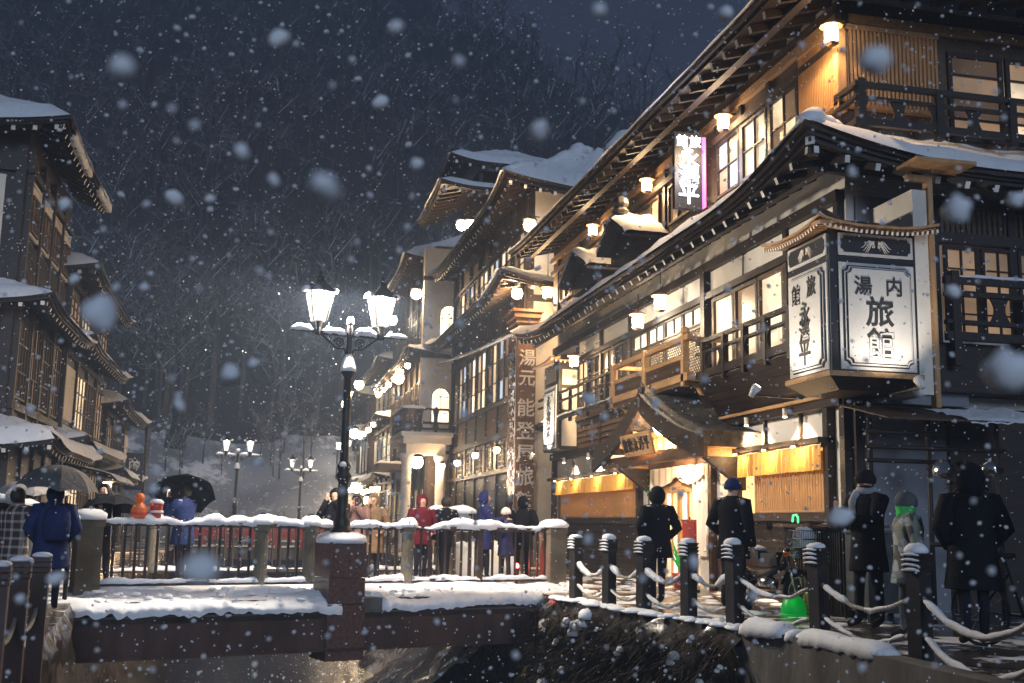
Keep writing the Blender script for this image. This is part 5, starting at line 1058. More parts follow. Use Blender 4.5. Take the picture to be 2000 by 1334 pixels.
# ------------------------------------------------------------------ people
def person(label, loc, face, h=1.7, coatm='coat_black', hem=.72, hat='hood', arms=('down','down'), legs='trousers', lean=0, hatm=None, stride=.06, scarf=None, bulk=1.0, hair=True, bag=None):
    k = h/1.72; t = thing('person', label, 'person', loc, face, local=True)
    J = {}; V = []; Rd = []; E = []
    def j(n, p, r, par=None):
        J[n] = len(V); V.append(Vector(p)*k); Rd.append(r*k)
        if par is not None: E.append((J[par], J[n]))
    ly = lambda z: lean*(z-.95)
    j('pelvis', (0,0,.95), .14); j('spine', (0,ly(1.15),1.15), .13, 'pelvis'); j('chest', (0,ly(1.34),1.34), .15, 'spine'); j('neck', (0,ly(1.49)+.01,1.49), .055, 'chest'); j('jaw', (0,ly(1.55)+.03,1.555), .078, 'neck'); j('head', (0,ly(1.62)+.015,1.625), .098, 'jaw'); j('crown', (0,ly(1.68),1.685), .07, 'head')
    j('nose', (0,ly(1.6)+.125,1.595), .016, 'head')
    AR = []
    for s, pose in ((-1,arms[0]),(1,arms[1])):
        n = 'L' if s < 0 else 'R'; sh = (s*.20, ly(1.40), 1.40)
        el, wr, fd = {'down': ((s*.27,-.02,1.12),(s*.27,.05,.87),(0,.15,-1)), 'pocket': ((s*.31,-.06,1.13),(s*.20,.10,.98),(-s*.6,.5,-.5)), 'phone': ((s*.24,.16,1.20),(s*.08,.30,1.46),(-s*.25,.2,1)), 'hold': ((s*.28,.10,1.12),(s*.14,.30,1.24),(-s*.2,.5,.9)), 'forward': ((s*.24,.14,1.16),(s*.10,.38,1.20),(-s*.1,1,.15)), 'face': ((s*.26,.14,1.22),(s*.10,.20,1.50),(-s*.3,.3,1))}[pose]
        j('sh'+n, sh, .085, 'chest'); j('el'+n, el, .052, 'sh'+n); j('wr'+n, wr, .033, 'el'+n); d = Vector(fd).normalized(); w = Vector(wr); side = Vector((1,0,0)) if abs(d.x) < .8 else Vector((0,1,0)); side = (side-d*side.dot(d)).normalized()
        p = w+d*.06; j('pa'+n, p, .034, 'wr'+n); cur = d.cross(side)*(-1 if pose in ('phone','hold','face') else .6)
        for q, ln in enumerate((.062,.072,.068,.052)):
            b = p+d*.03+side*(.024-.016*q)*1.1; m_ = b+d*ln*.6+cur*.01; e = m_+d*ln*.35+cur*.025; j(f'f{n}{q}a', m_, .0095, 'pa'+n); j(f'f{n}{q}b', e, .008, f'f{n}{q}a')
        j('t'+n+'a', w+d*.05+side*.045*s*-1+cur*.01, .011, 'pa'+n); j('t'+n+'b', w+d*.085+side*.058*s*-1+cur*.02, .009, 't'+n+'a'); AR.append((sh, el, wr, d))
    for s in (-1,1):
        n = 'l' if s < 0 else 'r'; st = stride*s
        j('hip'+n, (s*.095,0,.90), .095, 'pelvis'); j('kn'+n, (s*.10,st*.6+.02,.50), .065, 'hip'+n); j('an'+n, (s*.10,st,.10), .048, 'kn'+n); j('toe'+n, (s*.115,st+.17,.045), .042, 'an'+n)
    me = bpy.data.meshes.new('body'); me.from_pydata([tuple(v) for v in V], E, []); o = bpy.data.objects.new('body', me); COL.objects.link(o)
    md = o.modifiers.new('skin', 'SKIN'); sv = me.skin_vertices[0].data
    for i, r in enumerate(Rd): sv[i].radius = (r, r); sv[i].use_root = i == 0
    md.branch_smoothing = .4; o.modifiers.new('sub', 'SUBSURF').levels = 1; o.modifiers['sub'].render_levels = 1
    bpy.context.view_layer.update(); em = bpy.data.meshes.new_from_object(o.evaluated_get(bpy.context.evaluated_depsgraph_get())); bpy.data.objects.remove(o); em.name = 'body'
    for m in ('skin', legs, 'boots', coatm): em.materials.append(MATS[m])
    for p in em.polygons:
        c = p.center/k; hand = any((c-Vector(wr)-d*.06).length < .16 for sh, el, wr, d in AR)
        p.material_index = 0 if (c.z > 1.47 or hand) else (2 if c.z < .13 else (1 if c.z < .93 else 3)); p.use_smooth = True
    body = link('body', em, t)
    # coat: torso shell with a flared hem and sleeves
    mb = MB(); n = 14; rings = []; zs = [hem, hem+.02, (hem+1.0)/2, 1.02, 1.18, 1.32, 1.41, 1.46, 1.50]; rx = [.235,.24,.215,.20,.205,.225,.205,.13,.085]; ryy_ = [.19,.195,.175,.155,.155,.165,.14,.10,.08]
    for i, z in enumerate(zs):
        for a in range(n):
            th = 2*math.pi*a/n; f = 1+.06*N(math.cos(th)*2.6+loc[0], math.sin(th)*2.6+loc[1], z*5)+.03*math.sin(th*5+loc[0])*(1.2-z); rings.append((k*bulk*rx[i]*f*math.cos(th), k*(bulk*ryy_[i]*f*math.sin(th)+ly(z)+.005), k*z))
    m_ = len(zs); mb.add(rings, [(i*n+a, i*n+(a+1)%n, (i+1)*n+(a+1)%n, (i+1)*n+a) for i in range(m_-1) for a in range(n)]+[tuple(range(n-1,-1,-1))])
    for sh, el, wr, d in AR:
        sh, el, wr = Vector(sh)*k, Vector(el)*k, Vector(wr)*k
        mb.tube([sh.lerp(Vector((0,sh.y,sh.z)),.35), sh, sh.lerp(el,.5), el, el.lerp(wr,.5), wr+(wr-el)*.08], [.09*k*bulk,.098*k*bulk,.085*k*bulk,.073*k*bulk,.062*k*bulk,.056*k*bulk], 10)
    mb.build('coat', coatm, t, True)
    hy = ly(1.63)*k
    def dome(name, m, r, z0, z1, fr=1.0, back=.0, open_front=False):
        mb = MB(); n = 16; rows = 8; vs = []
        for i in range(rows+1):
            ph = (z0+(z1-z0)*i/rows)
            for a in range(n):
                th = 2*math.pi*a/n; x, y, z = r*math.cos(ph)*math.cos(th)*.93, r*math.cos(ph)*math.sin(th)*1.08, r*math.sin(ph)*1.12
                if open_front and y > .045: y = .045+(y-.045)*.25; x *= 1.04; 
                vs.append((x*k, (y+back)*k+hy+.015*k, (1.615+z)*k))
        fs = [(i*n+a, i*n+(a+1)%n, (i+1)*n+(a+1)%n, (i+1)*n+a) for i in range(rows) for a in range(n)]
        if open_front: fs = [f for f in fs if not all(vs[q][1] > hy+.05*k and abs(vs[q][0]) < .085*k and vs[q][2] < 1.70*k for q in f)]
        mb.add(vs, fs); return mb.build(name, m, t, True)
    if hat in ('hood','fur'):
        dome('hood', hatm or coatm, .132 if hat == 'hood' else .165, -1.25, 1.5, back=-.012, open_front=True)
        if hat == 'fur':
            mb = MB(); rr = random.Random(4)
            for q in range(420):
                a = rr.uniform(0,6.28); p = Vector((math.cos(a)*.155, rr.uniform(-.12,.10), 1.61+math.sin(a)*.175))*k; dd = Vector((math.cos(a)+rr.uniform(-.5,.5), rr.uniform(-.4,.5), math.sin(a)+rr.uniform(-.5,.5)))*.07*k; w = Vector((.006,.006,.006)); mb.add([p-w,p+w,p+dd], [(0,1,2)])
            stuff(mb.build('fur_trim', 'fur', t))
    elif hat in ('beanie','hatwhite'):
        dome('knit_hat', hatm or 'hat_black', .116, -.25, 1.5); mb = MB(); mb.lathe([(.105*k,-.03*k),(.113*k,-.02*k),(.114*k,.025*k),(.108*k,.035*k)], (0,hy+.015*k,1.62*k), 16, sy=1.1); mb.build('hat_brim', hatm or 'hat_black', t, True)
    elif hat == 'helmet': dome('helmet', hatm or 'coat_grey', .13, -.30, 1.5)
    else: dome('hair', 'hair', .112, -.7, 1.5, back=-.012, open_front=True)
    for s in (-1,1): mb = MB(); mb.lathe([(.002,-.01),(.010,0),(.002,.01)], (s*.034*k, hy+.098*k, 1.628*k), 8); mb.build('eye', 'eye', t, True)
    if scarf == 'scarf_green': mb = MB(); mb.lathe([(.10*k,1.44*k),(.095*k,1.50*k),(.105*k,1.55*k),(.108*k,1.585*k),(.09*k,1.59*k)], (0,hy+.02*k,0), 14, sy=1.15); mb.build('neck_warmer', scarf, t, True)
    elif scarf: mb = MB(); mb.tube([(.085*k*math.cos(a), .085*k*math.sin(a)+hy, (1.50+.012*math.sin(a*2))*k) for a in [i*math.pi/6 for i in range(13)]], .042*k, 8, cap=False); mb.tube([(.04*k,.10*k+hy,1.49*k),(.06*k,.15*k+hy,1.38*k),(.05*k,.17*k+hy,1.22*k)], [.045*k,.05*k,.04*k], 8); mb.build('scarf', scarf, t, True)
    if loc[2] < .03 or True:
        mb = MB()
        for s in (-1,1): snow_cap(mb, (s*.16*k*bulk, ly(1.43)*k, 1.452*k), .055*k, .06*k, .018*k, loc[0]+s, 8)
        stuff(mb.build('shoulder_snow', 'snow', t, True))
    return t, AR, k
def hold_point(tp, i):    # world position of a hand
    t, AR, k = tp; sh, el, wr, d = AR[i]; p = (Vector(wr)+d*.09)*k; a = t.rotation_euler.z; return Vector((p.x*math.cos(a)-p.y*math.sin(a), p.x*math.sin(a)+p.y*math.cos(a), p.z))+t.location
def phone(tp, i, label, m='pane_bright'):
    p = hold_point(tp, i); a = tp[0].rotation_euler.z; t = thing('phone', label, 'phone', tuple(p), a, local=True); mb = MB(); mb.box(-.037,.037,.0,.010,-.05,.10); mb.build('case', 'sign_black', t); mb = MB(); mb.box(-.033,.033,-.002,-.0003,-.045,.095); mb.build('screen', m, t)
def umbrella(top, label, r=.58, m='umb_black', tilt=(0,0), snow=0, drop=.26, hand=None):
    t = thing('umbrella', label, 'umbrella', top, 0, local=True); t.rotation_euler = (tilt[0], tilt[1], .2); n = 8
    def P(i, v): a = 2*math.pi*i/n; return Vector((r*math.sin(v*1.25)/math.sin(1.25)*math.cos(a), r*math.sin(v*1.25)/math.sin(1.25)*math.sin(a), -drop*(1-math.cos(v*1.35))/(1-math.cos(1.35))))
    for i in range(n):
        mb = MB(); mb.grid(lambda u, v: (lambda q: q+Vector((0,0,-.05*math.sin(u*math.pi)*0+(.035*math.sin(u*math.pi) if v > .99 else 0))))(P(i,v).lerp(P(i+1,v),u)), 6, 7); mb.build('canopy_panel', m, t, True)
        mb = MB(); mb.tube([P(i,v/6)-Vector((0,0,.008)) for v in range(7)], .005, 4); mb.build('rib', 'iron', t)
    mb = MB(); mb.tube([(0,0,.07),(0,0,-.85)], .008, 6); mb.build('shaft', 'chrome', t); mb = MB(); mb.tube([(0,0,-.80),(0,0,-.90),(.03,0,-.95),(.06,0,-.92)], .013, 6); mb.build('handle', 'rubber', t, True)
    if snow:
        mb = MB(); rr = random.Random(8); mb.grid(lambda u, v: P(u*n,.05+.6*v)*1.0+Vector((0,0,.012+.035*(1-v)*(1+.6*N(u*9,v*5)))), 32, 5); mb.build('snow', 'snow', t, True)
    return t
def bridge_pt(px_t, out): p = bp(px_t, out); return (p.x, p.y, .04)
R_ = math.radians
p1_ = person('person in a dark hooded coat seen from behind at the rope fence before the door', (5.72,15.6,0), R_(8), 1.66, 'coat_black', .70, 'hood', ('pocket','pocket'))
p2_ = person('man in black standing beside the motorcycle, right of the entrance', (6.42,14.55,0), R_(-60), 1.78, 'coat_black', .68, 'beanie', ('pocket','down'), hatm='coat_navy')
p3_ = person('man in dark beanie and grey scarf reading his phone by the corner post', (6.98,12.0,0), R_(105), 1.80, 'coat_black', .62, 'beanie', ('forward','hold'), scarf='scarf_grey', hatm='hat_black'); phone(p3_, 0, 'phone in the hand of the man in the dark beanie')
p4_ = person('child in patterned snow jacket, helmet and green neck warmer behind the nearest post', (6.72,10.75,0), R_(75), 1.50, 'camo', .66, 'helmet', ('down','down'), scarf='scarf_green', legs='coat_grey', bulk=1.1)
p5_ = person('person in a big dark fur-hooded coat at the right, back turned', (7.05,10.15,0), R_(-20), 1.74, 'coat_black', .55, 'fur', ('pocket','pocket'), bulk=1.18)
t_ = [(('man in navy coat under the black umbrella raising his phone',), (-1.05,18.9,.05), R_(55), 1.58, 'coat_navy', .70, 'hair', ('phone','hold'))]
p6_ = person(t_[0][0][0], *t_[0][1:]); phone(p6_, 0, 'lit phone held up by the man under the black umbrella')
hp = hold_point(p6_, 1); umbrella((-1.12,19.15,1.66), 'black umbrella with octagonal canopy over the man in navy', .53, 'umb_black', (R_(-38),R_(4)), 0, .26)
p7_ = person('person in plaid coat under the grey umbrella at the left edge', (-2.72,14.5,0), R_(-30), 1.42, 'plaid', .55, 'hair', ('down','hold')); p8_ = person('person in blue jacket with backpack sharing the grey umbrella', (-2.28,14.35,0), R_(10), 1.45, 'coat_navy', .6, 'hood', ('pocket','pocket'), bulk=1.12)
bpk = MB(); bpk.lathe([(.10,0),(.15,.03),(.16,.2),(.14,.34),(.07,.40)], (-2.20,14.08,.82), 12, sy=.7); bpk = bpk.build('backpack', 'coat_navy', None, True); tag(bpk, 'dark blue backpack worn by the person in the blue jacket', 'backpack')
umbrella((-2.22,14.25,1.70), 'grey snow-speckled umbrella over the plaid coat and blue jacket', .47, 'umb_grey', (R_(3),R_(5)), 0, .30)
p9_ = person('person mostly hidden under the low dark umbrella left of the orange figure', (-2.2,18.3,.0), R_(160), 1.6, 'coat_black', .6, 'hair', ('hold','pocket')); umbrella((-2.05,18.05,1.42), 'low dark umbrella between the grey and the black ones', .46, 'umb_black', (R_(-10),R_(0)), 0, .22)
umbrella((-3.1,17.6,1.62), 'pale translucent umbrella half hidden at the left edge', .55, 'umb_clear', (0,0), 0, .25); p10_ = person('person in dark clothes below the pale umbrella at the left edge', (-3.15,17.7,0), R_(20), 1.5, 'coat_grey', .6, 'hair', ('hold','pocket'))
p11_ = person('person in dark coat photographing just left of the near lamp column', (1.42,20.0,.05), R_(150), 1.60, 'coat_black', .7, 'hood', ('face','face'))
p12_ = person('person in pinkish coat holding up a lit phone right of the lamp column', (1.86,20.9,.05), R_(165), 1.54, 'coat_pink', .7, 'hair', ('phone','phone')); phone(p12_, 0, 'glowing phone right of the lamp column', 'pane_orange')
p13_ = person('person in tan coat right of the one with the glowing phone', (2.18,21.05,.05), R_(170), 1.55, 'coat_tan', .55, 'hood', ('pocket','face'))
p14_ = person('person in red jacket and hood standing on the bridge', (3.02,20.6,.05), R_(190), 1.54, 'coat_red', .75, 'hood', ('pocket','down'), hatm='coat_red')
p15_ = person('dark figure on the bridge beside the snow-topped board', (3.55,21.1,.05), R_(30), 1.54, 'coat_black', .7, 'hair', ('down','pocket'))
p16_ = person('taller of the two people in blue rain jackets on the bridge', (4.25,20.9,.05), R_(-100), 1.64, 'coat_blue', .62, 'hood', ('pocket','forward'), hatm='coat_blue'); p17_ = person('stooping person in blue jacket and white hat on the bridge', (4.68,20.95,.05), R_(100), 1.36, 'coat_blue', .6, 'hatwhite', ('forward','down'), hatm='hat_white')
p18_ = person('dark figure at the bridge end below the pillar sign', (5.15,21.6,.05), R_(-20), 1.58, 'coat_black', .65, 'hood', ('pocket','pocket'))
# ------------------------------------------------------------------ small things on and by the bridge
o_ = thing('orange_figure', 'orange plastic figure-shaped bottle standing on the bridge rail', 'ornament', tuple(bp(.62,0,1.10))); c = bp(.62,0,1.09); mb = MB(); mb.lathe([(.10,0),(.115,.03),(.115,.12),(.09,.18),(.05,.21),(.045,.23),(.065,.26),(.07,.30),(.05,.345),(.02,.36)], c, 14); mb.build('figure', 'orange_plastic', o_, True); mb = MB(); mb.lathe([(.118,.05),(.121,.06),(.121,.085),(.118,.095)], c, 14); mb.build('band', 'red_plastic', o_, True)
o_ = thing('red_bucket', 'red and white paper cup heaped with snow beside the orange figure', 'cup', tuple(bp(.86,0,1.10))); c = bp(.86,0,1.09); mb = MB(); mb.lathe([(.07,0),(.095,.20),(.102,.205),(.102,.225),(.09,.225)], c, 16); mb.build('cup', 'red_plastic', o_, True); mb = MB(); mb.tube([c+Vector((.088*math.cos(a),.088*math.sin(a),.10)) for a in [i*math.pi/10-2.4 for i in range(9)]], .018, 6); mb.build('white_badge', 'white_paint', o_); mb = MB(); snow_cap(mb, (c.x,c.y,c.z+.22), .09, .09, .06, 4); mb.build('snow', 'snow', o_, True)
o_ = thing('warning_light', 'small red warning light glowing behind the right end of the bridge railing', 'light', tuple(bp(7.25,-.35,.05))); mb = MB(); mb.lathe([(.03,0),(.045,.03),(.03,.07),(.01,.08)], tuple(bp(7.25,-.35,.36)), 10); mb.build('lens', 'red_light', o_, True); mb = MB(); mb.lathe([(.05,-.30),(.03,-.28),(.03,0)], tuple(bp(7.25,-.35,.36)), 8); mb.build('base', 'rubber', o_); lamp(o_, tuple(bp(7.22,-.2,.42)), 1.2, (1,.08,.05), .04)
o_ = thing('notice_board', 'low board on legs capped with a slab of snow behind the red jacket', 'board', (3.75,21.3,0)); mb = MB(); mb.box(3.3,4.15,21.5,21.55,.95,1.30); mb.build('panel', 'sign_white', o_)
for x in (3.35,4.1): mb = MB(); mb.box(x-.03,x+.03,21.48,21.57,.0,1.34); mb.build('leg', 'steel_brown', o_)
mb = MB(); snow_ridge(mb, [(3.25,21.52,1.33),(4.2,21.52,1.33)], .25, .12, 2, .08, .2); mb.build('snow', 'snow', o_, True)
for i, (x, y, s) in enumerate(((4.6,24.2,.75),(3.9,24.8,.55),(5.2,25.5,.8),(2.9,25.4,.4))):
    o_ = thing('snow_heap', ['large shovelled snow heap behind the bridge railing at right','smaller snow heap left of the large one behind the railing','tall snow heap nearest the pillar sign','low snow heap farthest left behind the railing'][i], 'snow heap', (x,y,-2.3), 0, 'shovelled snow heaps'); mb = MB(); snow_cap(mb, (x,y,-.2 if i != 3 else -.6), s, s*.8, s*1.15, i*5, 20); mb.build('heap', 'snow', o_, True); mb = MB(); snow_cap(mb, (x+.3*s,y-.3*s,-.5), s*.6, s*.5, s*.8, i*7, 14); mb.build('heap_foot', 'snow', o_, True)
# ------------------------------------------------------------------ in front of the near inn
def bike():
    t = thing('motorcycle', 'parked motorcycle with wire front basket full of snow before the inn', 'motorcycle', (7.02,14.75,0), R_(18), local=True)    # faces -Y
    for y in (-.62,.58):
        mb = MB(); mb.tube([(0,y+.27*math.cos(a),.27+.27*math.sin(a)) for a in [i*math.pi/12 for i in range(25)]], .045, 8, cap=False); w = mb.build('wheel', 'rubber', t, True)
        mb = MB(); mb.tube([(0,y+.215*math.cos(a),.27+.215*math.sin(a)) for a in [i*math.pi/12 for i in range(25)]], .014, 6, cap=False); mb.build('rim', 'chrome', w, True)
        mb = MB(); mb.tube([(-.05,y,.27),(.05,y,.27)], .035, 8)
        for q in range(10): a = q*math.pi/5; mb.tube([(0,y,.27),(0,y+.21*math.cos(a),.27+.21*math.sin(a))], .004, 4)
        mb.build('spokes', 'chrome', w)
        mb = MB(); mb.grid(lambda u, v: (-.055+.11*v, y+.335*math.cos(.3+2.5*u), .27+.335*math.sin(.3+2.5*u)), 12, 3); mb.build('mudguard', 'dark_paint', t, True)
    mb = MB(); mb.tube([(.0,-.42,.86),(0,-.30,.62),(0,.05,.48),(0,.58,.50)], [.045,.06,.07,.03], 8); mb.tube([(.07,.1,.45),(.07,.58,.27)], .02, 6); mb.tube([(-.07,.1,.45),(-.07,.58,.27)], .02, 6); mb.build('frame', 'dark_paint', t, True)
    for s in (-1,1): mb = MB(); mb.tube([(s*.075,-.42,.84),(s*.075,-.62,.27)], .02, 8); mb.build('fork', 'chrome', t, True)
    mb = MB(); mb.lathe([(.11,0),(.13,.06),(.12,.14),(.05,.17)], (0,.0,.30), 10, sy=1.4); mb.build('engine', 'chrome', t, True)
    mb = MB(); mb.hexa([(-.12,.05,.70),(.12,.05,.70),(.13,.72,.74),(-.13,.72,.74),(-.10,.08,.80),(.10,.08,.80),(.11,.70,.83),(-.11,.70,.83)]); mb.build('seat', 'rubber', t)
    mb = MB(); mb.hexa([(-.09,-.28,.62),(.09,-.28,.62),(.10,.06,.60),(-.10,.06,.60),(-.07,-.25,.80),(.07,-.25,.80),(.08,.05,.78),(-.08,.05,.78)]); mb.build('tank', 'dark_paint', t)
    mb = MB(); mb.tube([(-.34,-.28,.98),(-.2,-.38,.96),(0,-.42,.90),(.2,-.38,.96),(.34,-.28,.98)], .014, 8); mb.build('handlebar', 'chrome', t, True)
    for s in (-1,1):
        mb = MB(); mb.tube([(s*.24,-.36,.97),(s*.30,-.38,1.12)], .006, 5); mb.tube([(s*.30,-.40,1.15),(s*.31,-.36,1.15)], .05, 10); mb.build('mirror', 'dark_paint', t)
        mb = MB(); mb.tube([(s*.17,-.52,.78),(s*.17,-.58,.78)], .032, 10); mb.build('indicator', 'lamp_warm' if False else 'orange_plastic', t)
    mb = MB(); mb.tube([(0,-.46,.80),(0,-.52,.80),(0,-.585,.80)], [.05,.085,.09], 14); hl = mb.build('headlight', 'chrome', t, True); mb = MB(); mb.tube([(0,-.586,.80),(0,-.592,.80)], .08, 14); mb.build('lens', 'glass_clear', hl)
    bk = MB(); x0, x1, y0, y1, z0, z1 = -.20,.20,-.86,-.56,.88,1.10
    for z in (z0,(z0+z1)/2,z1): bk.tube([(x0,y0,z),(x1,y0,z),(x1,y1,z),(x0,y1,z),(x0,y0,z)], .006, 5)
    for q in range(11): x = x0+(x1-x0)*q/10; bk.tube([(x,y0,z0),(x,y0,z1)], .004, 4); bk.tube([(x,y1,z0),(x,y1,z1)], .004, 4); bk.tube([(x,y0,z0),(x,y1,z0)], .004, 4)
    for q in range(1,7): y = y0+(y1-y0)*q/7; bk.tube([(x0,y,z0),(x0,y,z1)], .004, 4); bk.tube([(x1,y,z0),(x1,y,z1)], .004, 4)
    b = bk.build('basket', 'chrome', t); mb = MB(); snow_cap(mb, (0,-.71,.90), .16, .12, .24, 6, 14); mb.build('snow', 'snow', b, True)
    mb = MB(); snow_cap(mb, (0,.4,.82), .12, .30, .07, 2); mb.build('seat_snow', 'snow', t, True); mb = MB(); mb.tube([(.13,-.05,.22),(.15,.6,.26)], [.025,.04], 8); mb.build('exhaust', 'chrome', t, True); mb = MB(); mb.tube([(-.1,.1,.28),(-.22,.12,.0)], .012, 6); mb.build('side_stand', 'iron', t)
bike()
o_ = thing('green_bowl', 'bright green translucent plastic bowl upended on the ground beside the motorcycle', 'bowl', (6.9,13.75,0)); mb = MB(); mb.lathe([(.16,0),(.165,.04),(.16,.10),(.14,.17),(.10,.23),(.03,.25)], (6.9,13.75,.02), 18); mb.build('bowl', 'green_plastic', o_, True); mb = MB(); mb.lathe([(.17,0),(.175,.01),(.175,.03),(.165,.04)], (6.9,13.75,.0), 18); mb.build('rim', 'green_plastic', o_, True); lamp(o_, (6.78,13.55,.25), .08, (.1,1,.2), .1)
o_ = thing('yellow_bucket', 'dull yellow bucket next to the green bowl', 'bucket', (7.12,13.5,0)); mb = MB(); mb.lathe([(.11,0),(.15,.30),(.158,.30),(.158,.32),(.14,.32)], (7.12,13.5,0), 16); mb.build('bucket', 'yellow_plastic', o_, True); mb = MB(); mb.tube([(7.12-.15,13.5,.31),(7.12-.1,13.45,.22),(7.12+.1,13.45,.22),(7.27,13.5,.31)], .006, 5); mb.build('handle', 'iron', o_)
o_ = thing('broom', 'wooden broom leaning beside the motorcycle basket', 'broom', (7.2,14.1,0)); mb = MB(); mb.tube([(7.18,13.95,.25),(7.30,14.25,1.0)], .016, 8); mb.build('handle', 'cedar', o_); mb = MB(); mb.tube([(7.18,13.95,.28),(7.14,13.87,.02)], [.03,.09], 8); mb.build('bristles', 'bamboo', o_)
ct = thing('counter', 'dark ribbed cabinet with wide board top below the right window', 'cabinet', (7.75,14.3,0)); mb = MB(); mb.box(7.52,8.08,13.55,15.25,.0,1.14); mb.build('body', 'dark_paint', ct); slats(Face('W',7.52), 13.58, 15.25, .04, 1.12, .06, .03, .0, .025, 'dark_paint', ct, 'rib'); slats(Face('S',13.55), 7.54, 8.08, .04, 1.12, .06, .03, .0, .025, 'dark_paint', ct, 'rib'); mb = MB(); mb.box(7.36,8.12,13.42,15.35,1.15,1.19); mb.build('top', 'timber_mid', ct); mb = MB(); mb.grid(lambda u, v: (7.38+.7*u, 13.45+1.85*v, 1.192+.02*max(0,.2+N(u*3,v*5,2))), 10, 20); mb.build('snow', 'snow', ct, True)
o_ = thing('glow_tube', 'small bent green glowing tube on the counter top', 'light', (7.55,15.0,1.2)); mb = MB(); mb.tube([(7.55,14.85,1.2),(7.55,14.85,1.28),(7.55,14.90,1.32),(7.55,15.0,1.31),(7.55,15.02,1.22)], .012, 8); mb.build('tube', 'green_tube', o_, True); mb = MB(); mb.box(7.52,7.58,14.82,15.06,1.192,1.205); mb.build('base', 'rubber', o_)
o_ = thing('grey_locker', 'plain grey metal box behind the man in the dark beanie', 'cabinet', (7.6,13.0,0)); mb = MB(); mb.box(7.42,8.05,12.78,13.32,.12,1.08); mb.build('body', 'coat_grey', o_); mb = MB(); mb.box(7.39,8.08,12.75,13.35,1.08,1.12); mb.build('lid', 'coat_grey', o_)
for x, y in ((7.47,12.83),(8.0,12.83),(7.47,13.27),(8.0,13.27)): mb = MB(); mb.box(x-.03,x+.03,y-.03,y+.03,0,.12); mb.build('leg', 'rubber', o_)
o_ = thing('red_stand', 'red banner stand beside the entrance door', 'stand', (7.6,19.0,0)); mb = MB(); mb.box(7.55,7.60,18.75,19.3,.1,1.25); mb.build('banner', 'red_cloth', o_); mb = MB(); mb.tube([(7.58,19.02,0),(7.58,19.02,1.3)], .015, 6); mb.lathe([(.18,0),(.18,.04),(.03,.06)], (7.58,19.02,0), 10); mb.build('pole', 'iron', o_)
o_ = thing('potted_plant', 'small leafy green plant inside the entrance', 'plant', (7.95,20.3,0)); mb = MB(); mb.lathe([(.12,0),(.16,.25),(.17,.27)], (7.9,20.3,.0), 12); mb.build('pot', 'red_plastic', o_, True)
rr = random.Random(2)
for q in range(22): a = rr.uniform(0,6.28); p = Vector((7.9,20.3,.27)); e = p+Vector((.18*math.cos(a),.18*math.sin(a),rr.uniform(.2,.65))); mb = MB(); m_ = p.lerp(e,.6)+Vector((0,0,.05)); w = Vector((-math.sin(a),math.cos(a),0))*.025; mb.add([p,m_-w,e,m_+w], [(0,1,2,3)]); mb.build('leaf', 'scarf_green', o_)
for i, (x, y, dx_) in enumerate(((7.75,11.55,-1),(8.0,11.3,1))):
    o_ = thing('metal_shade_lamp', ['left polished metal lamp shade by the fur-hooded person','right polished metal lamp shade by the fur-hooded person'][i], 'lamp', (x,y,0)); mb = MB(); c = Vector((x,y,1.78)); d = Vector((dx_*.8,-.4,.3)).normalized(); mb.tube([c,c+d*.06,c+d*.15,c+d*.16], [.03,.09,.11,.105], 14); mb.build('shade', 'chrome', o_, True); mb = MB(); mb.tube([(x,y,0),(x,y,1.75)], .02, 6); mb.build('stand', 'iron', o_)
def bicycle():
    t = thing('bicycle', 'dark bicycle with snow-filled basket at the right edge', 'bicycle', (7.35,9.75,0), R_(20), local=True)
    for y in (-.5,.52):
        mb = MB(); mb.tube([(0,y+.32*math.cos(a),.33+.32*math.sin(a)) for a in [i*math.pi/12 for i in range(25)]], .018, 6, cap=False); w = mb.build('wheel', 'rubber', t, True); mb = MB()
        for q in range(12): a = q*math.pi/6; mb.tube([(0,y,.33),(0,y+.31*math.cos(a),.33+.31*math.sin(a))], .003, 4)
        mb.build('spokes', 'chrome', w)
    mb = MB(); mb.tube([(0,-.5,.33),(0,-.36,.85),(0,-.33,.98)], .016, 6); mb.tube([(0,-.38,.72),(0,.05,.32),(0,.52,.33),(0,.18,.72),(0,.05,.32)], .016, 6); mb.tube([(0,.18,.72),(0,.22,.85)], .014, 6); mb.build('frame', 'dark_paint', t, True)
    mb = MB(); mb.tube([(-.27,-.2,1.0),(-.2,-.33,1.0),(.2,-.33,1.0),(.27,-.2,1.0)], .012, 6); mb.build('handlebar', 'chrome', t); mb = MB(); mb.lathe([(.02,0),(.09,.03),(.08,.07)], (0,.24,.85), 10, sy=1.5); mb.build('saddle', 'rubber', t, True)
    bk = MB()
    for z in (.72,.84,.96): bk.tube([(-.17,-.75,z),(.17,-.75,z),(.17,-.48,z),(-.17,-.48,z),(-.17,-.75,z)], .006, 5)
    for q in range(9): x = -.17+.34*q/8; bk.tube([(x,-.75,.72),(x,-.75,.96)], .004, 4); bk.tube([(x,-.48,.72),(x,-.48,.96)], .004, 4)
    b = bk.build('basket', 'iron', t); mb = MB(); snow_cap(mb, (0,-.615,.74), .14, .11, .28, 6, 12); mb.build('snow', 'snow', b, True)
bicycle()
o_ = thing('covered_machine', 'tall black covered machine with a cap of snow at the right edge', 'machine', (7.5,9.3,0)); mb = MB(); mb.hexa([(7.25,8.9,.0),(7.95,8.9,.0),(7.95,9.6,.0),(7.25,9.6,.0),(7.30,8.95,1.5),(7.92,8.95,1.5),(7.92,9.55,1.5),(7.30,9.55,1.5)]); mb.build('cover', 'dark_paint', o_); mb = MB(); snow_cap(mb, (7.61,9.25,1.5), .36, .36, .08, 3, 16); mb.build('snow', 'snow', o_, True)
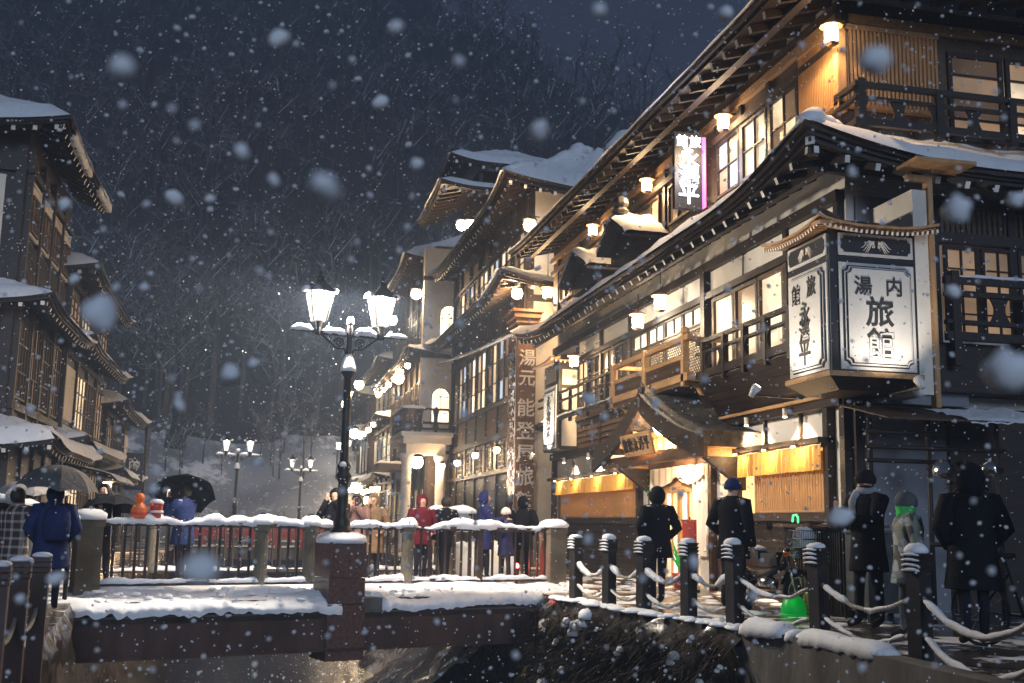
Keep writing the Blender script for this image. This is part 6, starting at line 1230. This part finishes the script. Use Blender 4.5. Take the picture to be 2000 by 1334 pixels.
# ------------------------------------------------------------------ wooded slope behind the street
def tree_mesh(mb, base, h, seed, depth=4, spread=.55, mi=0, n0=4):
    rr = random.Random(seed)
    def grow(p, d, l, r, lv):
        q = p+d*l; a = d.orthogonal().normalized(); b = d.cross(a); n = 4 if lv == depth else 3; i0 = len(mb.v); r2 = r*.62
        for pp_, rad in ((p,r),(q,r2)):
            for j in range(n): mb.v.append(tuple(pp_+(a*math.cos(6.283*j/n)+b*math.sin(6.283*j/n))*rad))
        for j in range(n): mb.f.append((i0+j, i0+(j+1)%n, i0+n+(j+1)%n, i0+n+j)); mb.m.append(mi)
        if lv == 0: return
        k = n0 if lv > 1 else 5
        for c in range(k):
            t = .35+.65*(c+1)/k if lv == depth else .25+.75*(c+rr.random())/k; s = p+d*l*t; th = rr.uniform(0,6.283); w = rr.uniform(.35,1.0)*spread*(1.5 if lv < depth else 1.25)
            nd = (d*(1-.2*w)+(a*math.cos(th)+b*math.sin(th))*w+Vector((0,0,.10))).normalized()
            grow(s, nd, l*rr.uniform(.42,.66), r2*.75, lv-1)
    grow(Vector(base), Vector((rr.uniform(-.08,.08),rr.uniform(-.08,.08),1)).normalized(), h*.52, h*.017, depth)
rr = random.Random(12); mb = MB(); cnt = 0
tries = 0
while cnt < 560 and tries < 4000:
    tries += 1
    y = rr.uniform(79, 145); x = rr.uniform(-32, 42)*(y/100); z = hillz(x, y)
    if z < 7: continue
    cnt += 1; tree_mesh(mb, (x,y,z-.3), rr.uniform(6,11), 100+cnt, 4, .75, n0=4)
while cnt < 640:
    x = rr.choice([rr.uniform(-45,-16), rr.uniform(22,60)]); y = rr.uniform(38,80); cnt += 1; tree_mesh(mb, (x,y,hillz(x,y)-.3), rr.uniform(6,10), 900+cnt, 4, .7, n0=3)
stuff(mb.build('wood', 'snowy_twig'), 'bare snow-dusted wood covering the dark hillside', 'wood')
for q in range(26):
    x = rr.uniform(-11,9); y = rr.uniform(75.5,80.5); mb = MB() if q == 0 else mb; tree_mesh(mb, (x,y,hillz(x,y)-.3), rr.uniform(2.5,6), 3000+q, 4, .75, n0=4)
stuff(mb.build('bank_thicket', 'snowy_twig'), 'thicket of snow-dusted saplings along the top of the snow bank', 'thicket')
for i, (x, y, h, s) in enumerate(((-6.2,80.5,12,1),(-5.0,81.5,11,2),(-3.2,80.8,12.5,3),(-1.2,82,10,4),(1.6,82,11,5),(4.2,82.5,10,6))):
    t = thing('bare_tree', ['leftmost pale-trunked bare tree at the top of the snow bank','second bare tree from the left above the snow bank','third bare tree from the left, tallest, above the snow bank','bare tree above the left distant street lamp','bare tree between the two distant street lamps','bare tree above the right distant street lamp'][i], 'tree', (x,y,hillz(x,y)-.3), 0, 'trees along the top of the snow bank')
    mb = MB(); mb.tube([(x,y,hillz(x,y)-.3),(x+.1,y,hillz(x,y)+h*.35),(x,y,hillz(x,y)+h*.55)], [h*.022,h*.016,h*.011], 7); mb.build('trunk', 'bark', t, True); mb = MB(); tree_mesh(mb, (x,y,hillz(x,y)+h*.3), h*.8, 50+s, 4, .6, n0=4); mb.build('crown', 'snowy_twig', t)
for i, (x, y) in enumerate(((-3.4,66.3),(-1.9,66.6),(-.4,66.4),(1.2,66.7),(3.2,66.4))):
    t = thing('shrub', ['leftmost dark shrub under the snow bank','dark shrub left of the left distant lamp','dark shrub behind the left distant lamp','dark shrub between the distant lamps','dark shrub right of the right distant lamp'][i], 'shrub', (x,y,0), 0, 'dark shrubs below the snow bank'); mb = MB()
    for q in range(5): tree_mesh(mb, (x+rr.uniform(-.6,.6),y+rr.uniform(-.3,.3),.0), rr.uniform(1.4,2.2), i*20+q, 3, .8, n0=4)
    mb.build('twigs', 'snowy_shrub', t)
# ------------------------------------------------------------------ air full of fine snow
hz = MB(); hz.box(-110,135,-25,172,-4.2,112); hz = hz.build('haze', 'snow'); hm = bpy.data.materials.new('haze'); hm.use_nodes = True; t = hm.node_tree; t.nodes.clear(); ho = t.nodes.new('ShaderNodeOutputMaterial'); hv = t.nodes.new('ShaderNodeVolumePrincipled'); hv.inputs['Color'].default_value = (.56,.73,1,1); hv.inputs['Density'].default_value = HAZE; hv.inputs['Anisotropy'].default_value = 0.0
t.links.new(hv.outputs[0], ho.inputs['Volume']); hz.data.materials.clear(); hz.data.materials.append(hm); hz['kind'] = 'stuff'; hz['label'] = 'pale haze of falling snow filling the valley'; hz['category'] = 'haze'
# ------------------------------------------------------------------ falling snow: irregular flakes at their true distances
def ray(x, y): return (_f+_R*((x-1000)/2200)-_U*((y-667)/2200))
CP = Vector((0,0,H))
def flake(mb, c, r, rr, seg=(7,5)):
    n, m = seg; ax = Vector((rr.uniform(-1,1),rr.uniform(-1,1),rr.uniform(-1,1))).normalized(); st = rr.uniform(1.0,1.5); o = rr.uniform(0,90); vs = []
    for i in range(1, m):
        ph = math.pi*i/m-math.pi/2
        for j in range(n):
            th = 2*math.pi*j/n; d = Vector((math.cos(ph)*math.cos(th), math.cos(ph)*math.sin(th), math.sin(ph))); k = 1+.35*noise.noise(d*1.6+Vector((o,0,0))); d = d*k; d += ax*(d.dot(ax)*(st-1)); vs.append(c+d*r)
    i0 = len(vs); vs += [c-Vector((0,0,r)), c+Vector((0,0,r))]; fs = [(i*n+j, i*n+(j+1)%n, (i+1)*n+(j+1)%n, (i+1)*n+j) for i in range(m-2) for j in range(n)]+[((j+1)%n, j, i0) for j in range(n)]+[((m-2)*n+j, (m-2)*n+(j+1)%n, i0+1) for j in range(n)]
    mb.add(vs, fs)
rr = random.Random(21); mb = MB()
BIG = [(240,130,34),(195,615,52),(1708,118,42),(1868,410,40),(1965,725,60),(390,1112,48),(773,53,19),(743,200,21),(1052,257,25),(547,75,24),(896,120,15),(448,730,27),(472,297,21),(535,353,16),(1417,27,23),(127,400,19),(340,388,23),(410,388,13),(335,212,11),(240,205,11),(283,562,14),(145,545,13),(494,710,15),(350,790,16),(1170,20,22),(1985,390,22),(905,808,13),(525,540,9),(380,245,14),(110,1130,20),(40,1170,14),(1640,1010,30),(1470,1165,16),(635,365,38),(815,320,17),(1330,965,14),(1860,570,20),(1150,780,18),(1280,790,12),(1180,815,11),(60,800,12),(300,955,14),(780,490,9),(1355,1100,17),(1255,1130,10),(690,950,10),(1490,640,9)]
for x, y, s in BIG:
    d = rr.uniform(.9,1.5) if s > 30 else rr.uniform(1.3,2.6); flake(mb, CP+ray(x,y)*d, s*.66*d/2200, rr, (12,8))
for q in range(420):
    d = rr.uniform(1.6,5); flake(mb, CP+ray(rr.uniform(-100,2100), rr.uniform(-80,1400))*d, rr.uniform(.0035,.0065), rr, (7,5))
stuff(mb.build('large_snowflakes', 'flake', None, True), 'big soft snowflakes drifting close to the viewer', 'snowflakes')
mb = MB()
for q in range(15000):
    d = 3+27*rr.random()**.75; x, y = rr.uniform(-150,2150), rr.uniform(-100,1420); flake(mb, CP+ray(x,y)*d, rr.uniform(.004,.0095), rr, (4,3))
stuff(mb.build('fine_snowfall', 'flake'), 'fine snowfall filling the air over the street', 'snow')
